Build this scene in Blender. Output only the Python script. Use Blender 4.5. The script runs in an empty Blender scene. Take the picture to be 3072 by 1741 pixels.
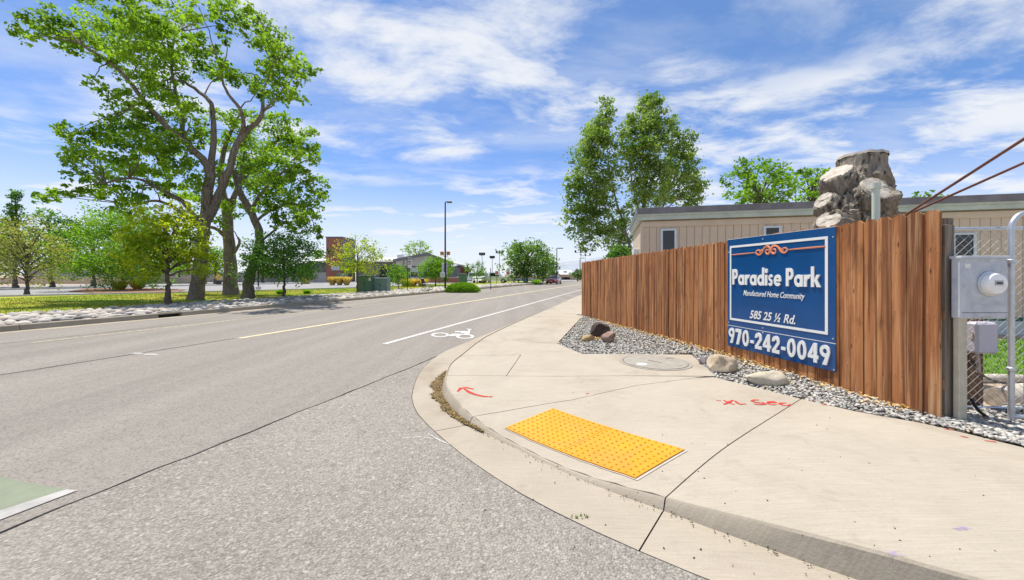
import bpy, math, random
import numpy as np
from mathutils import Vector, Matrix, geometry, noise as mnoise

rnd = random.Random(7)
R = math.radians
sc = bpy.context.scene
C = sc.collection

# ------------------------------------------------------------------ camera, light, exposure
CAMZ = 1.40
F, CX, YH = 978.42, 1284.5, 690.75          # lens of the photograph in 2569 px wide units
cam_d = bpy.data.cameras.new('camera')
cam_d.sensor_width = 36.0
cam_d.lens = 1170 / 3072 * 36.0
cam_d.shift_y = -(870.5 - 826) / 3072
cam_d.clip_start = 0.05
cam_d.clip_end = 20000
cam = bpy.data.objects.new('camera', cam_d)
C.objects.link(cam)
cam.location = (0, 0, CAMZ)
cam.rotation_euler = (R(90), 0, 0)
sc.camera = cam

SUN = Vector((-0.22, 0.25, 0.94)).normalized()
sun_d = bpy.data.lights.new('sun', 'SUN')
sun_d.energy = 4.6
sun_d.angle = R(0.5)
sun_d.color = (1.0, 0.945, 0.86)
sun = bpy.data.objects.new('sun', sun_d)
C.objects.link(sun)
sun.rotation_euler = SUN.to_track_quat('Z', 'Y').to_euler()

world = bpy.data.worlds.new('World')
sc.world = world
world.use_nodes = True
wn, wl = world.node_tree.nodes, world.node_tree.links
wn.clear()
def N(nodes, t, **kw):
    n = nodes.new(t)
    for k, v in kw.items():
        if k.startswith('i_'):
            n.inputs[k[2:].replace('_', ' ')].default_value = v
        else:
            setattr(n, k, v)
    return n
sky = N(wn, 'ShaderNodeTexSky', sky_type='NISHITA', sun_disc=False,
        sun_elevation=math.asin(SUN.z), sun_rotation=math.atan2(SUN.x, SUN.y),
        altitude=1400, air_density=1.0, dust_density=0.6, ozone_density=2.2)
tint = N(wn, 'ShaderNodeMix', data_type='RGBA', blend_type='MULTIPLY')
tint.inputs[0].default_value = 1.0
tint.inputs[7].default_value = (0.53, 0.61, 0.90, 1)
wl.new(sky.outputs[0], tint.inputs[6])
geo = N(wn, 'ShaderNodeTexCoord')
sep = N(wn, 'ShaderNodeSeparateXYZ')
wl.new(geo.outputs['Generated'], sep.inputs[0])
zc = N(wn, 'ShaderNodeMath', operation='MAXIMUM'); zc.inputs[1].default_value = 0.0
wl.new(sep.outputs[2], zc.inputs[0])
za = N(wn, 'ShaderNodeMath', operation='ADD'); za.inputs[1].default_value = 0.10
wl.new(zc.outputs[0], za.inputs[0])
dx = N(wn, 'ShaderNodeMath', operation='DIVIDE'); wl.new(sep.outputs[0], dx.inputs[0]); wl.new(za.outputs[0], dx.inputs[1])
dy = N(wn, 'ShaderNodeMath', operation='DIVIDE'); wl.new(sep.outputs[1], dy.inputs[0]); wl.new(za.outputs[0], dy.inputs[1])
cmb = N(wn, 'ShaderNodeCombineXYZ'); wl.new(dx.outputs[0], cmb.inputs[0]); wl.new(dy.outputs[0], cmb.inputs[1])
def cloud_layer(rot, scl, nscale, detail, dist, lo, hi, seed):
    mp = N(wn, 'ShaderNodeMapping'); mp.inputs['Rotation'].default_value = (0, 0, R(rot)); mp.inputs['Scale'].default_value = scl
    mp.inputs['Location'].default_value = (seed, seed * 1.7, 0)
    wl.new(cmb.outputs[0], mp.inputs[0])
    no = N(wn, 'ShaderNodeTexNoise'); no.inputs['Scale'].default_value = nscale; no.inputs['Detail'].default_value = detail
    no.inputs['Roughness'].default_value = 0.62; no.inputs['Distortion'].default_value = dist
    wl.new(mp.outputs[0], no.inputs['Vector'])
    mr = N(wn, 'ShaderNodeMapRange', interpolation_type='SMOOTHSTEP')
    mr.inputs[1].default_value = lo; mr.inputs[2].default_value = hi
    wl.new(no.outputs[0], mr.inputs[0])
    return mr.outputs[0]
big = cloud_layer(20, (0.6, 1.0, 1), 0.62, 3, 0.4, 0.34, 0.54, 3.1)
fine = cloud_layer(-24, (0.75, 1.1, 1), 2.0, 14, 0.25, 0.40, 0.64, 1.3)
mul = N(wn, 'ShaderNodeMath', operation='MULTIPLY'); wl.new(big, mul.inputs[0]); wl.new(fine, mul.inputs[1])
veil = cloud_layer(-15, (0.6, 1.4, 1), 1.6, 12, 0.25, 0.40, 0.74, 7.7)
v2 = N(wn, 'ShaderNodeMath', operation='MULTIPLY'); v2.inputs[1].default_value = 0.40; wl.new(veil, v2.inputs[0])
mx = N(wn, 'ShaderNodeMath', operation='MAXIMUM'); wl.new(mul.outputs[0], mx.inputs[0]); wl.new(v2.outputs[0], mx.inputs[1])
# pale summer haze low over the horizon
hz = N(wn, 'ShaderNodeMapRange', interpolation_type='SMOOTHERSTEP')
hz.inputs[1].default_value = 0.31; hz.inputs[2].default_value = -0.02; hz.inputs[3].default_value = 0.0; hz.inputs[4].default_value = 0.92
wl.new(sep.outputs[2], hz.inputs[0])
mx2 = N(wn, 'ShaderNodeMath', operation='MAXIMUM'); wl.new(mx.outputs[0], mx2.inputs[0]); wl.new(hz.outputs[0], mx2.inputs[1])
cm = N(wn, 'ShaderNodeMath', operation='MULTIPLY'); cm.inputs[1].default_value = 0.93; wl.new(mx2.outputs[0], cm.inputs[0])
mixc = N(wn, 'ShaderNodeMix', data_type='RGBA')
mixc.inputs[7].default_value = (4.7, 4.85, 5.05, 1)
veilc = N(wn, 'ShaderNodeMix', data_type='RGBA', blend_type='ADD'); veilc.inputs[0].default_value = 1.0
veilc.inputs[7].default_value = (0.16, 0.38, 0.12, 1); wl.new(tint.outputs[2], veilc.inputs[6])
wl.new(cm.outputs[0], mixc.inputs[0]); wl.new(veilc.outputs[2], mixc.inputs[6])
bg = N(wn, 'ShaderNodeBackground'); bg.inputs[1].default_value = 0.14
wl.new(mixc.outputs[2], bg.inputs[0])
wo = N(wn, 'ShaderNodeOutputWorld'); wl.new(bg.outputs[0], wo.inputs[0])

sc.view_settings.view_transform = 'Standard'
sc.view_settings.look = 'None'
sc.view_settings.exposure = 0.45
sc.view_settings.gamma = 1.0
sc.view_settings.use_curve_mapping = False
sc.cycles.max_bounces = 6
sc.cycles.transparent_max_bounces = 8

# ------------------------------------------------------------------ helpers: places
TH = math.atan(381 / 1170)
RD = Vector((math.sin(TH), math.cos(TH), 0))        # along the main road
ND = Vector((math.cos(TH), -math.sin(TH), 0))       # across it, to the right
def sd(s, d, z=0.0):
    return Vector((s * RD.x + d * ND.x, s * RD.y + d * ND.y, z))
def G(px, py, z=0.0):
    Y = F * (CAMZ - z) / (py - YH)
    return Vector(((px - CX) / F * Y, Y, z))
def at(px, py, Y):
    return Vector(((px - CX) / F * Y, Y, CAMZ - (py - YH) / F * Y))
def to_sd(p):
    return (p.x * RD.x + p.y * RD.y, p.x * ND.x + p.y * ND.y)

# ------------------------------------------------------------------ helpers: objects
def tag(o, label=None, cat=None, group=None, kind=None):
    if label: o['label'] = label
    if cat: o['category'] = cat
    if group: o['group'] = group
    if kind: o['kind'] = kind
    return o
def thing(name, label, cat, loc=(0, 0, 0), rz=0.0, group=None):
    o = bpy.data.objects.new(name, None)
    C.objects.link(o); o.location = loc; o.rotation_euler = (0, 0, rz); o.empty_display_size = 0.2
    return tag(o, label, cat, group)
def link(name, me, mat=None, parent=None, kind=None, loc=None):
    o = bpy.data.objects.new(name, me)
    C.objects.link(o)
    if mat is not None and len(me.materials) == 0: me.materials.append(mat)
    if parent is not None: o.parent = parent
    if loc is not None: o.location = loc
    if kind: o['kind'] = kind
    return o
def copy_tree(o, parent=None):
    c = o.copy(); C.objects.link(c); c.parent = parent
    for ch in list(o.children): copy_tree(ch, c)
    return c

class MB:
    def __init__(s): s.v, s.f = [], []
    def add(s, vs, fs):
        b = len(s.v); s.v += [tuple(v) for v in vs]; s.f += [[b + i for i in f] for f in fs]; return s
    def box(s, x0, x1, y0, y1, z0, z1, M=None, bev=0.0):
        if bev:
            b = bev
            rings = []
            for (z, k) in ((z0, b), (z0 + b, 0), (z1 - b, 0), (z1, b)):
                rings.append([(x0 + k + 0, y0 + k + b * (k == 0), z), (x0 + k + b * (k == 0), y0 + k, z), (x1 - k - b * (k == 0), y0 + k, z), (x1 - k, y0 + k + b * (k == 0), z),
                              (x1 - k, y1 - k - b * (k == 0), z), (x1 - k - b * (k == 0), y1 - k, z), (x0 + k + b * (k == 0), y1 - k, z), (x0 + k, y1 - k - b * (k == 0), z)])
            vs = [p for r_ in rings for p in r_]
            fs = []
            for i in range(3):
                for j in range(8):
                    fs.append([i * 8 + j, i * 8 + (j + 1) % 8, (i + 1) * 8 + (j + 1) % 8, (i + 1) * 8 + j])
            fs.append(list(range(7, -1, -1))); fs.append(list(range(24, 32)))
        else:
            vs = [(x, y, z) for z in (z0, z1) for (x, y) in ((x0, y0), (x1, y0), (x1, y1), (x0, y1))]
            fs = [[3, 2, 1, 0], [4, 5, 6, 7], [0, 1, 5, 4], [1, 2, 6, 5], [2, 3, 7, 6], [3, 0, 4, 7]]
        if M is not None: vs = [M @ Vector(v) for v in vs]
        return s.add(vs, fs)
    def prism(s, poly, z0, z1, M=None):
        n = len(poly)
        vs = [(p[0], p[1], z0) for p in poly] + [(p[0], p[1], z1) for p in poly]
        fs = [list(range(n - 1, -1, -1)), list(range(n, 2 * n))] + [[i, (i + 1) % n, n + (i + 1) % n, n + i] for i in range(n)]
        if M is not None: vs = [M @ Vector(v) for v in vs]
        return s.add(vs, fs)
    def tube(s, pts, rad, seg=8, cap=True):
        pts = [Vector(p) for p in pts]
        if not hasattr(rad, '__len__'): rad = [rad] * len(pts)
        vs, fs = [], []
        up = None
        for i, p in enumerate(pts):
            t = (pts[min(i + 1, len(pts) - 1)] - pts[max(i - 1, 0)]).normalized()
            if up is None:
                up = t.orthogonal().normalized()
            up = (up - t * up.dot(t))
            if up.length < 1e-6: up = t.orthogonal()
            up.normalize(); si = t.cross(up)
            for k in range(seg):
                a = 2 * math.pi * k / seg
                vs.append(p + (up * math.cos(a) + si * math.sin(a)) * rad[i])
        for i in range(len(pts) - 1):
            for k in range(seg):
                fs.append([i * seg + k, i * seg + (k + 1) % seg, (i + 1) * seg + (k + 1) % seg, (i + 1) * seg + k])
        if cap:
            fs.append(list(range(seg - 1, -1, -1))); fs.append([(len(pts) - 1) * seg + k for k in range(seg)])
        return s.add(vs, fs)
    def cyl(s, p, q, r0, r1=None, seg=12): return s.tube([p, q], [r0, r0 if r1 is None else r1], seg)
    def lathe(s, prof, seg=24, M=None):
        vs = [(r_ * math.cos(2 * math.pi * k / seg), r_ * math.sin(2 * math.pi * k / seg), z) for (r_, z) in prof for k in range(seg)]
        fs = [[i * seg + k, i * seg + (k + 1) % seg, (i + 1) * seg + (k + 1) % seg, (i + 1) * seg + k] for i in range(len(prof) - 1) for k in range(seg)]
        fs.append(list(range(seg - 1, -1, -1))); fs.append([(len(prof) - 1) * seg + k for k in range(seg)])
        if M is not None: vs = [M @ Vector(v) for v in vs]
        return s.add(vs, fs)
    def mesh(s, name, smooth=False, angle=None):
        me = bpy.data.meshes.new(name); me.from_pydata(s.v, [], s.f); me.update()
        if smooth: me.shade_smooth()
        if angle is not None and smooth:
            me.set_sharp_from_angle(angle=R(angle))
        return me
    def build(s, name, mat, parent=None, kind=None, smooth=False, angle=35, loc=None):
        return link(name, s.mesh(name, smooth, angle), mat, parent, kind, loc)

def np_mesh(name, v, f, smooth=False):
    me = bpy.data.meshes.new(name)
    v = np.ascontiguousarray(v, np.float32); f = np.ascontiguousarray(f, np.int32)
    k = f.shape[1]
    me.vertices.add(len(v)); me.vertices.foreach_set('co', v.ravel())
    me.loops.add(f.size); me.loops.foreach_set('vertex_index', f.ravel())
    me.polygons.add(len(f)); me.polygons.foreach_set('loop_start', np.arange(0, f.size, k, dtype=np.int32))
    me.update(calc_edges=True)
    if smooth: me.shade_smooth()
    return me

ICO = {}
def ico(level):
    if level not in ICO:
        import bmesh
        bm = bmesh.new(); bmesh.ops.create_icosphere(bm, subdivisions=level, radius=1.0)
        bm.verts.ensure_lookup_table()
        ICO[level] = (np.array([v.co[:] for v in bm.verts]), np.array([[v.index for v in f.verts] for f in bm.faces]))
        bm.free()
    return ICO[level]
def rock_mesh(name, size, seed, level=3, amp=0.3, freq=1.2, facets=9):
    v, f = ico(level); v = v.copy()
    rr = np.random.RandomState(seed)
    for _ in range(facets):                       # slice off flat faces, as a broken stone has
        n = rr.normal(size=3); n /= np.linalg.norm(n)
        h = rr.uniform(0.55, 0.88)
        dd = v @ n
        m = dd > h
        v[m] -= np.outer(dd[m] - h, n) * 0.93
    off = rr.uniform(0, 50, 3)
    out = []
    for p in v:
        q = Vector(p) * freq + Vector(off)
        k = 1 + amp * 0.5 * mnoise.noise(q) + amp * 0.18 * mnoise.noise(q * 3.1) + amp * .07 * mnoise.noise(q * 7.3)
        out.append((p[0] * k * size[0], p[1] * k * size[1], p[2] * k * size[2]))
    me = np_mesh(name, np.array(out), f, True)
    me.set_sharp_from_angle(angle=R(28))
    return me

def inside(p, poly):
    c = False; n = len(poly); j = n - 1
    for i in range(n):
        a, b = poly[i], poly[j]
        if (a[1] > p[1]) != (b[1] > p[1]) and p[0] < (b[0] - a[0]) * (p[1] - a[1]) / (b[1] - a[1]) + a[0]: c = not c
        j = i
    return c
def inset(poly, w):
    n = len(poly); a = sum(poly[i][0] * poly[(i + 1) % n][1] - poly[(i + 1) % n][0] * poly[i][1] for i in range(n))
    sg = 1 if a > 0 else -1; out = []
    for i in range(n):
        p0, p1, p2 = (Vector(poly[(i + k) % n][:2]) for k in (-1, 0, 1))
        e1, e2 = (p1 - p0), (p2 - p1)
        if e1.length < 1e-6 or e2.length < 1e-6: out.append(p1); continue
        e1.normalize(); e2.normalize()
        n1 = Vector((-e1.y, e1.x)) * sg; n2 = Vector((-e2.y, e2.x)) * sg
        m = n1 + n2
        if m.length < 1e-3: out.append(p1); continue
        m.normalize(); out.append(p1 + m * (w / max(0.4, m.dot(n1))))
    return out
def sheet(name, poly, zf, mat, parent=None, step=0.0, skirt=0.0, kind=None, ins=0.0):
    """a ground sheet over a polygon, following height function zf"""
    poly = [Vector((p[0], p[1])) for p in poly]
    cl = []
    for p in poly:
        if not cl or (p - cl[-1]).length > 1e-4: cl.append(p)
    if (cl[0] - cl[-1]).length < 1e-4: cl.pop()
    poly = inset(cl, ins) if ins else cl
    if step:
        dn = []
        for i in range(len(poly)):
            a, b = poly[i], poly[(i + 1) % len(poly)]; k = max(1, int((b - a).length / step))
            dn += [a.lerp(b, j / k) for j in range(k)]
        poly = dn
    n = len(poly); pts = list(poly)
    if step:
        x0, x1 = min(p.x for p in poly), max(p.x for p in poly); y0, y1 = min(p.y for p in poly), max(p.y for p in poly)
        y = y0 + step * .5
        while y < y1:
            x = x0 + step * .5
            while x < x1:
                if inside((x, y), poly): pts.append(Vector((x, y)))
                x += step
            y += step
    r_ = geometry.delaunay_2d_cdt(pts, [(i, (i + 1) % n) for i in range(n)], [list(range(n))], 1, 1e-5)
    vv = [(p.x, p.y, zf(p.x, p.y)) for p in r_[0]]
    ff = []
    for f in r_[2]:
        a, b, c = (r_[0][i] for i in f[:3])
        ff.append(list(f) if (b - a).cross(c - a) > 0 else list(f)[::-1])
    if skirt:
        b = len(vv); lo = inset(poly, -0.0)
        vv += [(p.x, p.y, zf(p.x, p.y)) for p in poly] + [(p.x, p.y, zf(p.x, p.y) - skirt) for p in lo]
        area = sum(poly[i].x * poly[(i + 1) % n].y - poly[(i + 1) % n].x * poly[i].y for i in range(n))
        for i in range(n):
            j = (i + 1) % n
            q = [b + i, b + n + i, b + n + j, b + j]
            ff.append(q if area > 0 else q[::-1])
    me = bpy.data.meshes.new(name); me.from_pydata(vv, [], ff); me.update()
    if step: me.shade_smooth(); me.set_sharp_from_angle(angle=R(35))
    return link(name, me, mat, parent, kind)

# ------------------------------------------------------------------ helpers: materials
def hexc(r, g, b):
    return tuple(((c / 255) / 12.92 if c / 255 <= .04045 else ((c / 255 + .055) / 1.055) ** 2.4) for c in (r, g, b)) + (1,)
class Mat:
    def __init__(s, name, rough=0.8, metal=0.0, spec=0.3, coat=0.0):
        s.m = bpy.data.materials.new(name); s.m.use_nodes = True
        s.t = s.m.node_tree; s.n = s.t.nodes; s.n.clear()
        s.o = s.n.new('ShaderNodeOutputMaterial'); s.b = s.n.new('ShaderNodeBsdfPrincipled')
        s.t.links.new(s.b.outputs[0], s.o.inputs[0])
        s.b.inputs['Roughness'].default_value = rough; s.b.inputs['Metallic'].default_value = metal
        s.b.inputs['Specular IOR Level'].default_value = spec
        if coat: s.b.inputs['Coat Weight'].default_value = coat
        tc = s.n.new('ShaderNodeTexCoord'); s.obj = tc.outputs['Object']; s.gen = tc.outputs['Generated']
    def l(s, a, b): s.t.links.new(a, b)
    def map(s, scale=(1, 1, 1), vec=None, rot=(0, 0, 0)):
        m = s.n.new('ShaderNodeMapping'); m.inputs['Scale'].default_value = scale; m.inputs['Rotation'].default_value = rot
        s.l(vec or s.obj, m.inputs[0]); return m.outputs[0]
    def noise(s, scale, detail=4, rough=.55, dist=0, vec=None):
        n = s.n.new('ShaderNodeTexNoise'); n.inputs['Scale'].default_value = scale; n.inputs['Detail'].default_value = detail
        n.inputs['Roughness'].default_value = rough; n.inputs['Distortion'].default_value = dist
        s.l(vec or s.obj, n.inputs['Vector']); return n.outputs[0]
    def vor(s, scale, vec=None, feature='F1', out='Color', rnd_=1.0):
        n = s.n.new('ShaderNodeTexVoronoi'); n.feature = feature; n.inputs['Scale'].default_value = scale
        if 'Randomness' in n.inputs: n.inputs['Randomness'].default_value = rnd_
        s.l(vec or s.obj, n.inputs['Vector']); return n.outputs[out]
    def ramp(s, fac, stops, interp='LINEAR'):
        r_ = s.n.new('ShaderNodeValToRGB'); r_.color_ramp.interpolation = interp; e = r_.color_ramp.elements
        while len(e) < len(stops): e.new(0.5)
        for i, (p, c) in enumerate(stops):
            e[i].position = p; e[i].color = c if hasattr(c, '__len__') else (c, c, c, 1)
        s.l(fac, r_.inputs[0]); return r_.outputs[0]
    def mix(s, fac, a, b, blend='MIX'):
        m = s.n.new('ShaderNodeMix'); m.data_type = 'RGBA'; m.blend_type = blend
        for k, x in ((0, fac), (6, a), (7, b)):
            if hasattr(x, 'is_output') or isinstance(x, bpy.types.NodeSocket): s.l(x, m.inputs[k])
            else: m.inputs[k].default_value = x
        return m.outputs[2]
    def math(s, op, a, b=0.0):
        m = s.n.new('ShaderNodeMath'); m.operation = op
        for k, x in ((0, a), (1, b)):
            if isinstance(x, bpy.types.NodeSocket): s.l(x, m.inputs[k])
            else: m.inputs[k].default_value = x
        return m.outputs[0]
    def sep(s, vec, k):
        m = s.n.new('ShaderNodeSeparateXYZ'); s.l(vec, m.inputs[0]); return m.outputs[k]
    def rand(s):
        return s.n.new('ShaderNodeObjectInfo').outputs['Random']
    def island(s):
        return s.n.new('ShaderNodeNewGeometry').outputs['Random Per Island']
    def color(s, x):
        if isinstance(x, bpy.types.NodeSocket): s.l(x, s.b.inputs['Base Color'])
        else: s.b.inputs['Base Color'].default_value = x
        return s
    def bump(s, h, dist=0.01, strength=1.0):
        b = s.n.new('ShaderNodeBump'); b.inputs['Distance'].default_value = dist; b.inputs['Strength'].default_value = strength
        s.l(h, b.inputs['Height']); s.l(b.outputs[0], s.b.inputs['Normal']); return s

def plain(name, c, rough=.6, metal=0., var=.12, scale=6., spec=.35, bump=0.0, coat=0.):
    M = Mat(name, rough, metal, spec, coat)
    c = tuple(c[:3]) + (1,)
    lo = tuple(x * (1 - var) for x in c[:3]) + (1,); hi = tuple(min(1, x * (1 + var)) for x in c[:3]) + (1,)
    n = M.noise(scale, 6, .6)
    M.color(M.ramp(n, [(.3, lo), (.7, hi)]))
    if bump: M.bump(M.noise(scale * 6, 5, .6), bump)
    return M.m

def leaf_mat(name, stops, trans=.5, gain=1.3):
    stops = [(p, tuple(min(.9, x * gain) for x in c[:3]) + (1,)) for p, c in stops]
    M = Mat(name, .6, 0, .25)
    col = M.ramp(M.island(), stops)
    big = M.noise(.55, 2, .5)
    col = M.mix(.55, col, M.ramp(big, [(.32, tuple(x * .62 for x in stops[0][1][:3]) + (1,)), (.68, tuple(min(1, x * 1.12) for x in stops[-1][1][:3]) + (1,))]))
    M.color(col)
    tr = M.n.new('ShaderNodeBsdfTranslucent')
    tc = M.mix(1.0, col, (1.15, 1.3, .5, 1), 'MULTIPLY'); M.l(tc, tr.inputs[0])
    mx_ = M.n.new('ShaderNodeMixShader'); mx_.inputs[0].default_value = trans
    M.l(M.b.outputs[0], mx_.inputs[1]); M.l(tr.outputs[0], mx_.inputs[2]); M.l(mx_.outputs[0], M.o.inputs[0])
    return M.m

m = {}
# asphalt of the main road: worn and smooth
A = Mat('worn_asphalt', .9, 0, .2)
g = A.noise(150, 4, .75); big_n = A.noise(.35, 4, .6, .4); peb = A.vor(70, out='Distance'); mid = A.noise(9, 5, .7)
lane = A.noise(1.0, 5, .6, 0, A.map((1.3, .05, 1), rot=(0, 0, TH)))
c = A.ramp(g, [(.25, (0.167, 0.151, 0.133, 1)), (.75, (0.362, 0.330, 0.290, 1))])
c = A.mix(.4, c, A.ramp(big_n, [(.3, (0.216, 0.196, 0.172, 1)), (.7, (0.313, 0.285, 0.251, 1))]))
c = A.mix(.5, c, A.ramp(lane, [(.32, (0.189, 0.171, 0.150, 1)), (.66, (0.346, 0.315, 0.277, 1))]))
c = A.mix(.25, c, A.ramp(mid, [(.3, (0.173, 0.156, 0.137, 1)), (.7, (0.367, 0.334, 0.294, 1))]))
c = A.mix(A.ramp(peb, [(.45, 0.), (.8, .5)]), c, (0.108, 0.097, 0.084, 1))
A.color(c).bump(A.math('ADD', g, A.math('MULTIPLY', peb, -.6)), .004); m['asphalt'] = A.m
# asphalt of the side street: open, stony surface
A = Mat('stony_asphalt', .92, 0, .2)
cell = A.vor(80); cd = A.vor(80, out='Distance'); n2 = A.noise(.8, 5, .6, .3); n3 = A.noise(24, 6, .72); n4 = A.noise(5, 5, .7)
big_c = A.vor(34); cs = A.sep(cell, 0)
c = A.ramp(cs, [(.0, (.11, .099, .085, 1)), (.5, (.32, .29, .252, 1)), (.86, (.47, .425, .372, 1)), (1., (.58, .53, .465, 1))])
c = A.mix(A.ramp(cd, [(.35, 0.), (.75, .75)]), c, (.085, .077, .066, 1))
c = A.mix(.42, c, A.ramp(n3, [(.3, (.09, .082, .07, 1)), (.5, (.31, .282, .246, 1)), (.72, (.56, .51, .45, 1))]))
c = A.mix(.35, c, A.ramp(n2, [(.3, (.24, .219, .19, 1)), (.7, (.44, .40, .348, 1))]))
c = A.mix(A.ramp(n4, [(.58, 0.), (.74, .55)]), c, (.13, .117, .1, 1))
c = A.mix(A.ramp(A.sep(A.vor(62), 1), [(.95, 0.), (.97, .4)]), c, (.60, .555, .49, 1))
h = A.math('ADD', A.math('MULTIPLY', cd, -1.0), A.math('MULTIPLY', n3, 1.3))
A.color(c).bump(h, .010); m['stony'] = A.m
# concrete of pavement and gutter
def concrete(name, c0, c1, streak):
    A = Mat(name, .88, 0, .2)
    br = A.noise(1.0, 3, .6, 0, A.map((4.0, 110, 1), rot=(0, 0, R(streak))))
    st = A.noise(1.7, 8, .72, .3); fn = A.noise(70, 4, .7); sp = A.vor(5.5, out='Distance'); spn = A.noise(60, 2)
    c = A.ramp(st, [(.28, c0), (.72, c1)])
    c = A.mix(.22, c, A.ramp(fn, [(.3, tuple(x * .8 for x in c0[:3]) + (1,)), (.7, tuple(min(1, x * 1.1) for x in c1[:3]) + (1,))]))
    c = A.mix(.2, c, A.ramp(br, [(.35, tuple(x * .72 for x in c0[:3]) + (1,)), (.65, tuple(min(1, x * 1.12) for x in c1[:3]) + (1,))]))
    pit = A.ramp(A.math('ADD', sp, A.math('MULTIPLY', spn, .05)), [(.035, 1.), (.055, 0.)])
    c = A.mix(A.math('MULTIPLY', pit, .5), c, (.12, .10, .08, 1))
    blot = A.noise(.55, 6, .7, 1.2)
    fd = A.noise(3.1, 7, .75, .5)
    c = A.mix(A.ramp(fd, [(.56, 0.), (.72, .35)]), c, tuple(x * f for x, f in zip(c0[:3], (.6, .55, .48))) + (1,))
    c = A.mix(A.ramp(blot, [(.50, 0.), (.74, .6)]), c, tuple(x * f for x, f in zip(c0[:3], (.72, .67, .6))) + (1,))
    A.color(c).bump(fn, .0025); return A.m
m['concrete'] = concrete('broomed_concrete', (.345, .303, .242, 1), (.445, .393, .317, 1), 28)
m['gutter'] = concrete('gutter_concrete', (.325, .283, .222, 1), (.415, .363, .29, 1), 60)
m['oldkerb'] = concrete('weathered_kerb_concrete', (.30, .255, .19, 1), (.42, .37, .29, 1), 0)
m['dark'] = plain('dark_joint', (.15, .125, .09), .95, var=.3)
m['dirt'] = plain('dry_dirt', (.40, .31, .22), .95, var=.25, scale=3, bump=.01)
# wood boards
A = Mat('stained_cedar', .72, 0, .22)
ran = A.rand()
off = A.n.new('ShaderNodeVectorMath'); off.operation = 'ADD'
cmbx = A.n.new('ShaderNodeCombineXYZ'); A.l(A.math('MULTIPLY', ran, 37.), cmbx.inputs[0]); A.l(A.math('MULTIPLY', ran, 11.), cmbx.inputs[2])
A.l(A.obj, off.inputs[0]); A.l(cmbx.outputs[0], off.inputs[1])
grain = A.noise(1.0, 6, .66, .35, A.map((30, 30, 1.0), off.outputs[0])); blot = A.noise(1.0, 5, .6, .5, A.map((7, 7, 1.9), off.outputs[0])); fineg = A.noise(1.0, 3, .6, 0, A.map((160, 160, 4), off.outputs[0]))
wide = A.noise(1.0, 3, .5, .8, A.map((15, 15, .35), off.outputs[0])); pale = A.noise(1.0, 5, .62, .4, A.map((19, 19, .8), A.map((1, 1, 1), off.outputs[0]), (0, 0, .4)))
c = A.ramp(A.math('FRACT', A.math('MULTIPLY', ran, 7.3)), [(0., (.22, .075, .030, 1)), (.25, (.48, .185, .070, 1)), (.5, (.64, .30, .125, 1)), (.75, (.52, .22, .090, 1)), (1., (.30, .105, .042, 1))])
c = A.mix(.5, c, A.ramp(grain, [(.28, (.13, .05, .02, 1)), (.5, (.48, .20, .075, 1)), (.72, (.74, .42, .19, 1))]))
c = A.mix(A.ramp(blot, [(.50, 0.), (.70, .8)]), c, (.095, .036, .018, 1))
c = A.mix(A.ramp(wide, [(.47, 0.), (.60, .82)]), c, (.085, .030, .015, 1))
c = A.mix(A.ramp(pale, [(.54, 0.), (.70, .6)]), c, (.72, .47, .26, 1))
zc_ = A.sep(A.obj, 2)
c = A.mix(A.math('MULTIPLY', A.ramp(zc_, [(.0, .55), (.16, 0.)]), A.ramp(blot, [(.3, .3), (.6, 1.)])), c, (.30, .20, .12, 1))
c = A.mix(.2, c, A.ramp(fineg, [(.3, (.14, .05, .02, 1)), (.7, (.62, .27, .10, 1))]))
vk = A.vor(1.0, A.map((9, 9, 2.6), off.outputs[0]), out='Distance')
c = A.mix(A.ramp(vk, [(.06, .8), (.11, 0.)]), c, (.05, .018, .01, 1))
A.color(c).bump(A.math('ADD', grain, A.math('MULTIPLY', fineg, .5)), .004); m['wood'] = A.m
A = Mat('grey_weathered_wood', .85, 0, .15)
gr = A.noise(1, 6, .65, .3, A.map((26, 26, 1.4)))
A.color(A.ramp(gr, [(.25, (.07, .055, .042, 1)), (.5, (.2, .165, .13, 1)), (.75, (.36, .32, .27, 1))])).bump(gr, .008); m['greywood'] = A.m
A = Mat('brown_post_wood', .8, 0, .15)
gr = A.noise(1, 6, .65, .3, A.map((26, 26, 1.4)))
A.color(A.ramp(gr, [(.25, (.06, .03, .016, 1)), (.5, (.2, .11, .06, 1)), (.75, (.4, .26, .15, 1))])).bump(gr, .006); m['brownwood'] = A.m
# bark
def bark(name, c0, c1, sc_=1.0):
    A = Mat(name, .9, 0, .12)
    v = A.map((13 * sc_, 13 * sc_, 2.2 * sc_))
    n = A.noise(1, 7, .68, .6, v); b = A.noise(.8, 3)
    c = A.ramp(n, [(.3, tuple(x * .45 for x in c0[:3]) + (1,)), (.5, c0), (.72, c1)])
    c = A.mix(.35, c, A.ramp(b, [(.3, c0), (.7, c1)]))
    c = A.mix(A.ramp(n, [(.34, .8), (.44, 0.)]), c, tuple(x * .2 for x in c0[:3]) + (1,))
    A.color(c).bump(n, .05); return A.m
m['bark'] = bark('cottonwood_bark', (.165, .132, .104, 1), (.39, .325, .265, 1))
m['bark2'] = bark('young_bark', (.13, .10, .08, 1), (.28, .23, .19, 1), 2)
A = Mat('weathered_stump_wood', .9, 0, .12)
wv1 = A.noise(3.2, 3, .5); n = A.noise(1, 7, .68, .7, A.map((16, 16, 2.4))); big_f = A.noise(1, 4, .6, 1.3, A.map((5.5, 5.5, 1.7)))
c = A.ramp(n, [(.30, (.06, .05, .04, 1)), (.42, (.30, .255, .20, 1)), (.58, (.50, .435, .35, 1)), (.74, (.68, .60, .49, 1))])
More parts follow.
